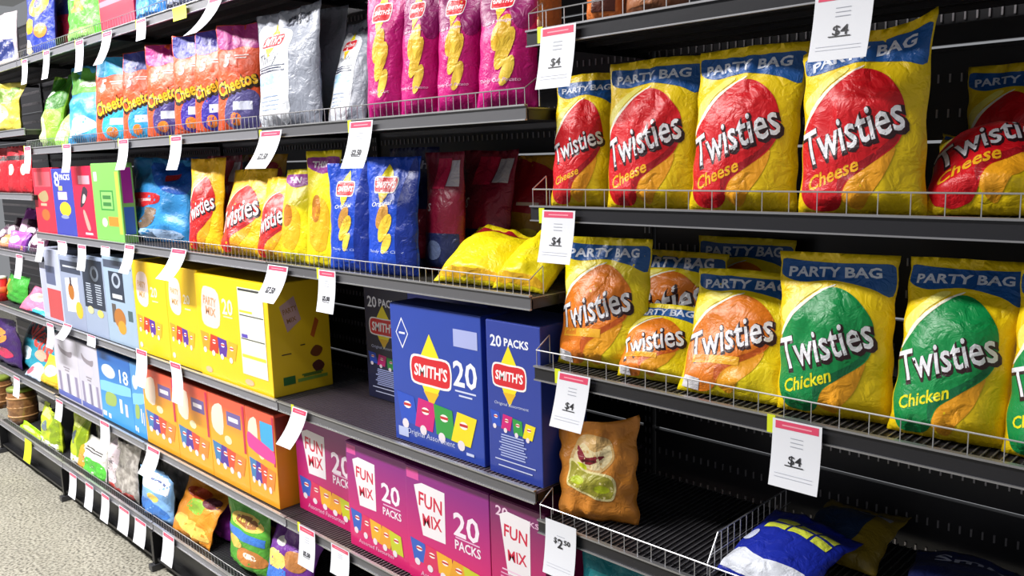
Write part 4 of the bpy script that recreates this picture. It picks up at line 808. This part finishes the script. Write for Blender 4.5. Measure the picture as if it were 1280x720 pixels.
pcarton(FUN, FUNS, 'magenta fun mix carton third from left, the largest in view', 509, 612, 578, 740, Z['M1D'], base=('#dc146c', '#8c1a80'), depth=.13, group=G, Y=.035)
pcarton(FUNN, FUNS, 'magenta fun mix carton at the right end, narrow end forward', 614, 682, 608, 770, Z['M1D'], base=('#d8146c', '#782060'), depth=.28, group=G, Y=.035)

# ------------------------------------------------------------------ far left small goods
rs = random.Random(5)
cols = [PURB, plain('pb2', '#b45cc0', ('P', '#f0c8e8', disc(.5, .5, .3, .2))), plain('pb3', '#4a2440', ('P', '#d0b8c8', disc(.5, .5, .3, .2))), plain('pb4', '#e8935c', ('P', '#f4c8a0', disc(.5, .5, .3, .2))), plain('pb5', '#9cc4e0', ('P', '#f0ece8', disc(.5, .5, .3, .2)))]
names = ['violet', 'pale violet', 'dark plum', 'orange', 'pale blue']
for i, (px, py, k) in enumerate(((4, 288, 2), (14, 280, 2), (27, 268, 1), (38, 282, 2), (8, 300, 3), (20, 296, 1), (32, 298, 0), (42, 300, 4), (46, 292, 2))):
    Y = .05 if py > 290 else .13
    p = W(px, py+8, Y)
    bag(cols[k], '%s sweet pouch in the small heap at the far left, %s' % (names[k], ['edge of the frame', 'left upper part', 'topmost', 'right upper part', 'front left', 'front middle', 'front right of the middle', 'front right end', 'beside the red box'][i]), p[0]-.07, p[0]+.07, Y, Z['L3'] + (0 if Y < .1 else .0), max(.06, W(px, py-6, Y)[2]-Z['L3']), T=.06, yaw=rs.uniform(-25, 25), lean=(10, 30), seed=100+i, nu=10, nv=12, wr=2, group='sweet pouches in a heap', name='sweet_pouch', cat='sweet pouch')
S = dict(nu=14, nv=18)
r = thing('snack_tube', 'red lidded tube at the far left edge', 'tube', (W(2, 370, .06)[0], .06, Z['L4'])); 
def lathe(prof, name, m, parent, k=20, mats=None):
    V = []; F = []
    for rr, zz in prof:
        for i in range(k): V.append((rr*math.cos(i*2*math.pi/k), rr*math.sin(i*2*math.pi/k), zz))
    for j in range(len(prof)-1):
        for i in range(k): a = j*k+i; b_ = j*k+(i+1) % k; F.append((a, b_, b_+k, a+k))
    F.append(tuple(reversed(range(k)))); F.append(tuple((len(prof)-1)*k+i for i in range(k)))
    me = bpy.data.meshes.new(name); me.from_pydata(V, [], F); me.update()
    return link(name, me, [m], parent, smooth=True)
lathe([(.042, 0), (.042, .14)], 'tube_body', mat('#c8282c'), r); lathe([(.044, .14), (.044, .15), (.03, .155)], 'tube_lid', mat('#d8d8d8'), r); lathe([(.0425, .05), (.0425, .09)], 'tube_band', mat('#e87040'), r)
pbag(plain('gg', '#3c9c34', ('P', '#e8a040', rect(.02, .02, .2, .8))), 'dark green bag at the far left beside the red tube', 9, 34, 345, Z['L4'], 385, seed=120, Y=.05, T=.07, **S)
pbag(PNKB, 'pink and cream bag slumped at the far left', 20, 54, 368, Z['L4'], 405, seed=121, Y=.015, T=.07, lean=(30, 60), **S)
pbag(CYNB, 'cyan bag lying at the foot of the leftmost grey carton', 34, 60, 388, Z['L4'], 410, seed=122, Y=.012, T=.06, lean=(40, 60), **S)
pbag(DKP, 'dark purple bag with an orange print at the far left edge', -14, 24, 402, Z['L5'], 455, seed=123, Y=.015, T=.08, **S)
pbag(TEAL, 'teal and navy bag with red lettering left of the lilac cartons', 18, 62, 404, Z['L5'], 480, seed=124, Y=.06, T=.07, lean=(16, 24), **S)
pbag(YELB, 'small yellow pouch against the left side of the lilac carton', 50, 76, 452, Z['L5'], 495, seed=125, Y=.012, T=.07, lean=(22, 26), **S)
pbag(plain('lv', '#c8dcf0', ('P', '#d85c6c', disc(.3, .3, .2, .2))), 'pale blue pouch lying in front of the teal bag', 30, 50, 458, Z['L5'], 482, seed=126, Y=.012, T=.06, lean=(40, 60), **S)
def tub(px, py, label, rad, h):
    p = W(px, py, .10); r = thing('barrel_tub', label, 'tub', (p[0], .10, Z['LE']), 0, 'brown barrel tubs')
    lathe([(rad*.9, 0), (rad, h*.2), (rad*1.05, h*.5), (rad, h*.8), (rad*.93, h)], 'tub_body', mat('#9a6c42', 'clear', '#7c5230'), r)
    lathe([(rad*.97, h), (rad*.97, h+.02), (rad*.5, h+.024)], 'tub_lid', mat('#7c8c30'), r)
    for q in (.22, .5, .78): lathe([(rad*1.03, h*q), (rad*1.075, h*q+.006), (rad*1.03, h*q+.012)], 'hoop', mat('#b98a58'), r, k=16)
tub(32, 535, 'brown ribbed barrel tub standing right of its twin', .085, .21); tub(3, 520, 'brown ribbed barrel tub at the far left edge', .08, .19)
ZE = Z['M3E']
pbag(plain('lg', '#a4d820', ('P', '#e0f090', disc(.5, .4, .3, .2))), 'lime pouch lying in front of the barrel tubs', 26, 50, 538, Z['LE'], 562, seed=130, Y=.01, T=.06, lean=(50, 60), **S)
pbag(LIMW, 'lime and white pouch with a grey print, left of its twin', 50, 76, 512, ZE, 570, seed=131, Y=.012, T=.08, group='lime and white pouches', wr=1.6, **S)
pbag(LIMW, 'lime and white pouch beside the orange and green one', 72, 104, 516, ZE, 582, seed=132, Y=.015, T=.09, group='lime and white pouches', wr=1.6, lean=(6, 12), **S)
pbag(WHTG, 'white pouch with orange and bright green corners', 92, 134, 552, ZE, 605, seed=133, Y=.012, T=.08, lean=(8, 12), **S)
pbag(GREYP, 'pale clear-bagged pouch with a pink side, left of the shelf seam', 128, 170, 550, ZE, 620, seed=134, Y=.015, T=.10, wr=1.6, **S)
pbag(plain('gr2', ('#8f8984', '#aaa49e')), 'grey clear bag standing in shade behind the white pouch', 108, 142, 500, ZE, 580, seed=135, Y=.15, T=.08, wr=1.6, **S)
pbag(plain('gr3', ('#7d7674', '#96908a')), 'grey clear bag in shade behind the pink-sided pouch', 150, 196, 520, Z['M2E'], 600, seed=136, Y=.15, T=.08, wr=1.6, **S)
pbag(plain('gr4', ('#86807c', '#a09a94')), 'grey clear bag in shade behind the light blue pouch', 196, 240, 548, Z['M2E'], 620, seed=137, Y=.15, T=.08, wr=1.6, **S)
pbag(plain('gn3', '#5fae3c', ('P', '#a8482c', rect(.05, .05, .5, .35))), 'narrow green pouch left of the light blue one', 160, 184, 590, Z['M2E'], 640, seed=138, Y=.04, T=.06, **S)
pbag(BLUW, 'light blue pouch with a white top on the bottom shelf', 176, 214, 596, Z['M2E'], 655, seed=139, Y=.01, T=.08, lean=(6, 10), **S)
pbag(ORGB, 'orange pouch slumped and crumpled on the bottom shelf', 208, 258, 615, Z['M2E'], 680, seed=140, Y=.01, T=.10, lean=(18, 40), wr=2.2, **S)
pbag(BRNG, 'brown clear bag in shade above the crumpled orange pouch', 236, 284, 570, Z['M2E'], 660, seed=141, Y=.13, T=.08, wr=1.8, **S)
pbag(plain('pu5', '#7c2a8c', ('P', '#c850d0', rect(.1, .1, .6, .25))), 'purple bag in shade between the orange and the green pouch', 262, 300, 632, Z['M2E'], 690, seed=142, Y=.12, T=.07, **S)
pbag(GRNM, 'green and blue pouch with round snack pictures at the bottom edge', 288, 336, 636, Z['M1E'], 720, seed=143, Y=.04, T=.09, group='confectionery pouches at the bottom', **S)
pbag(PURM, 'purple and blue pouch right of the green one at the bottom edge', 330, 384, 668, Z['M1E'], 730, seed=144, Y=.015, T=.09, lean=(10, 16), group='confectionery pouches at the bottom', wr=1.6, **S)
pbag(plain('pu6', '#4c2468', ('P', '#c08848', rect(.2, .4, .8, .7)), ('P', '#e8e0e0', disc(.4, .85, .12, .05))), 'dark purple pouch in shade behind the bottom pouches', 322, 372, 640, Z['M1E'], 700, seed=145, Y=.14, T=.07, **S)
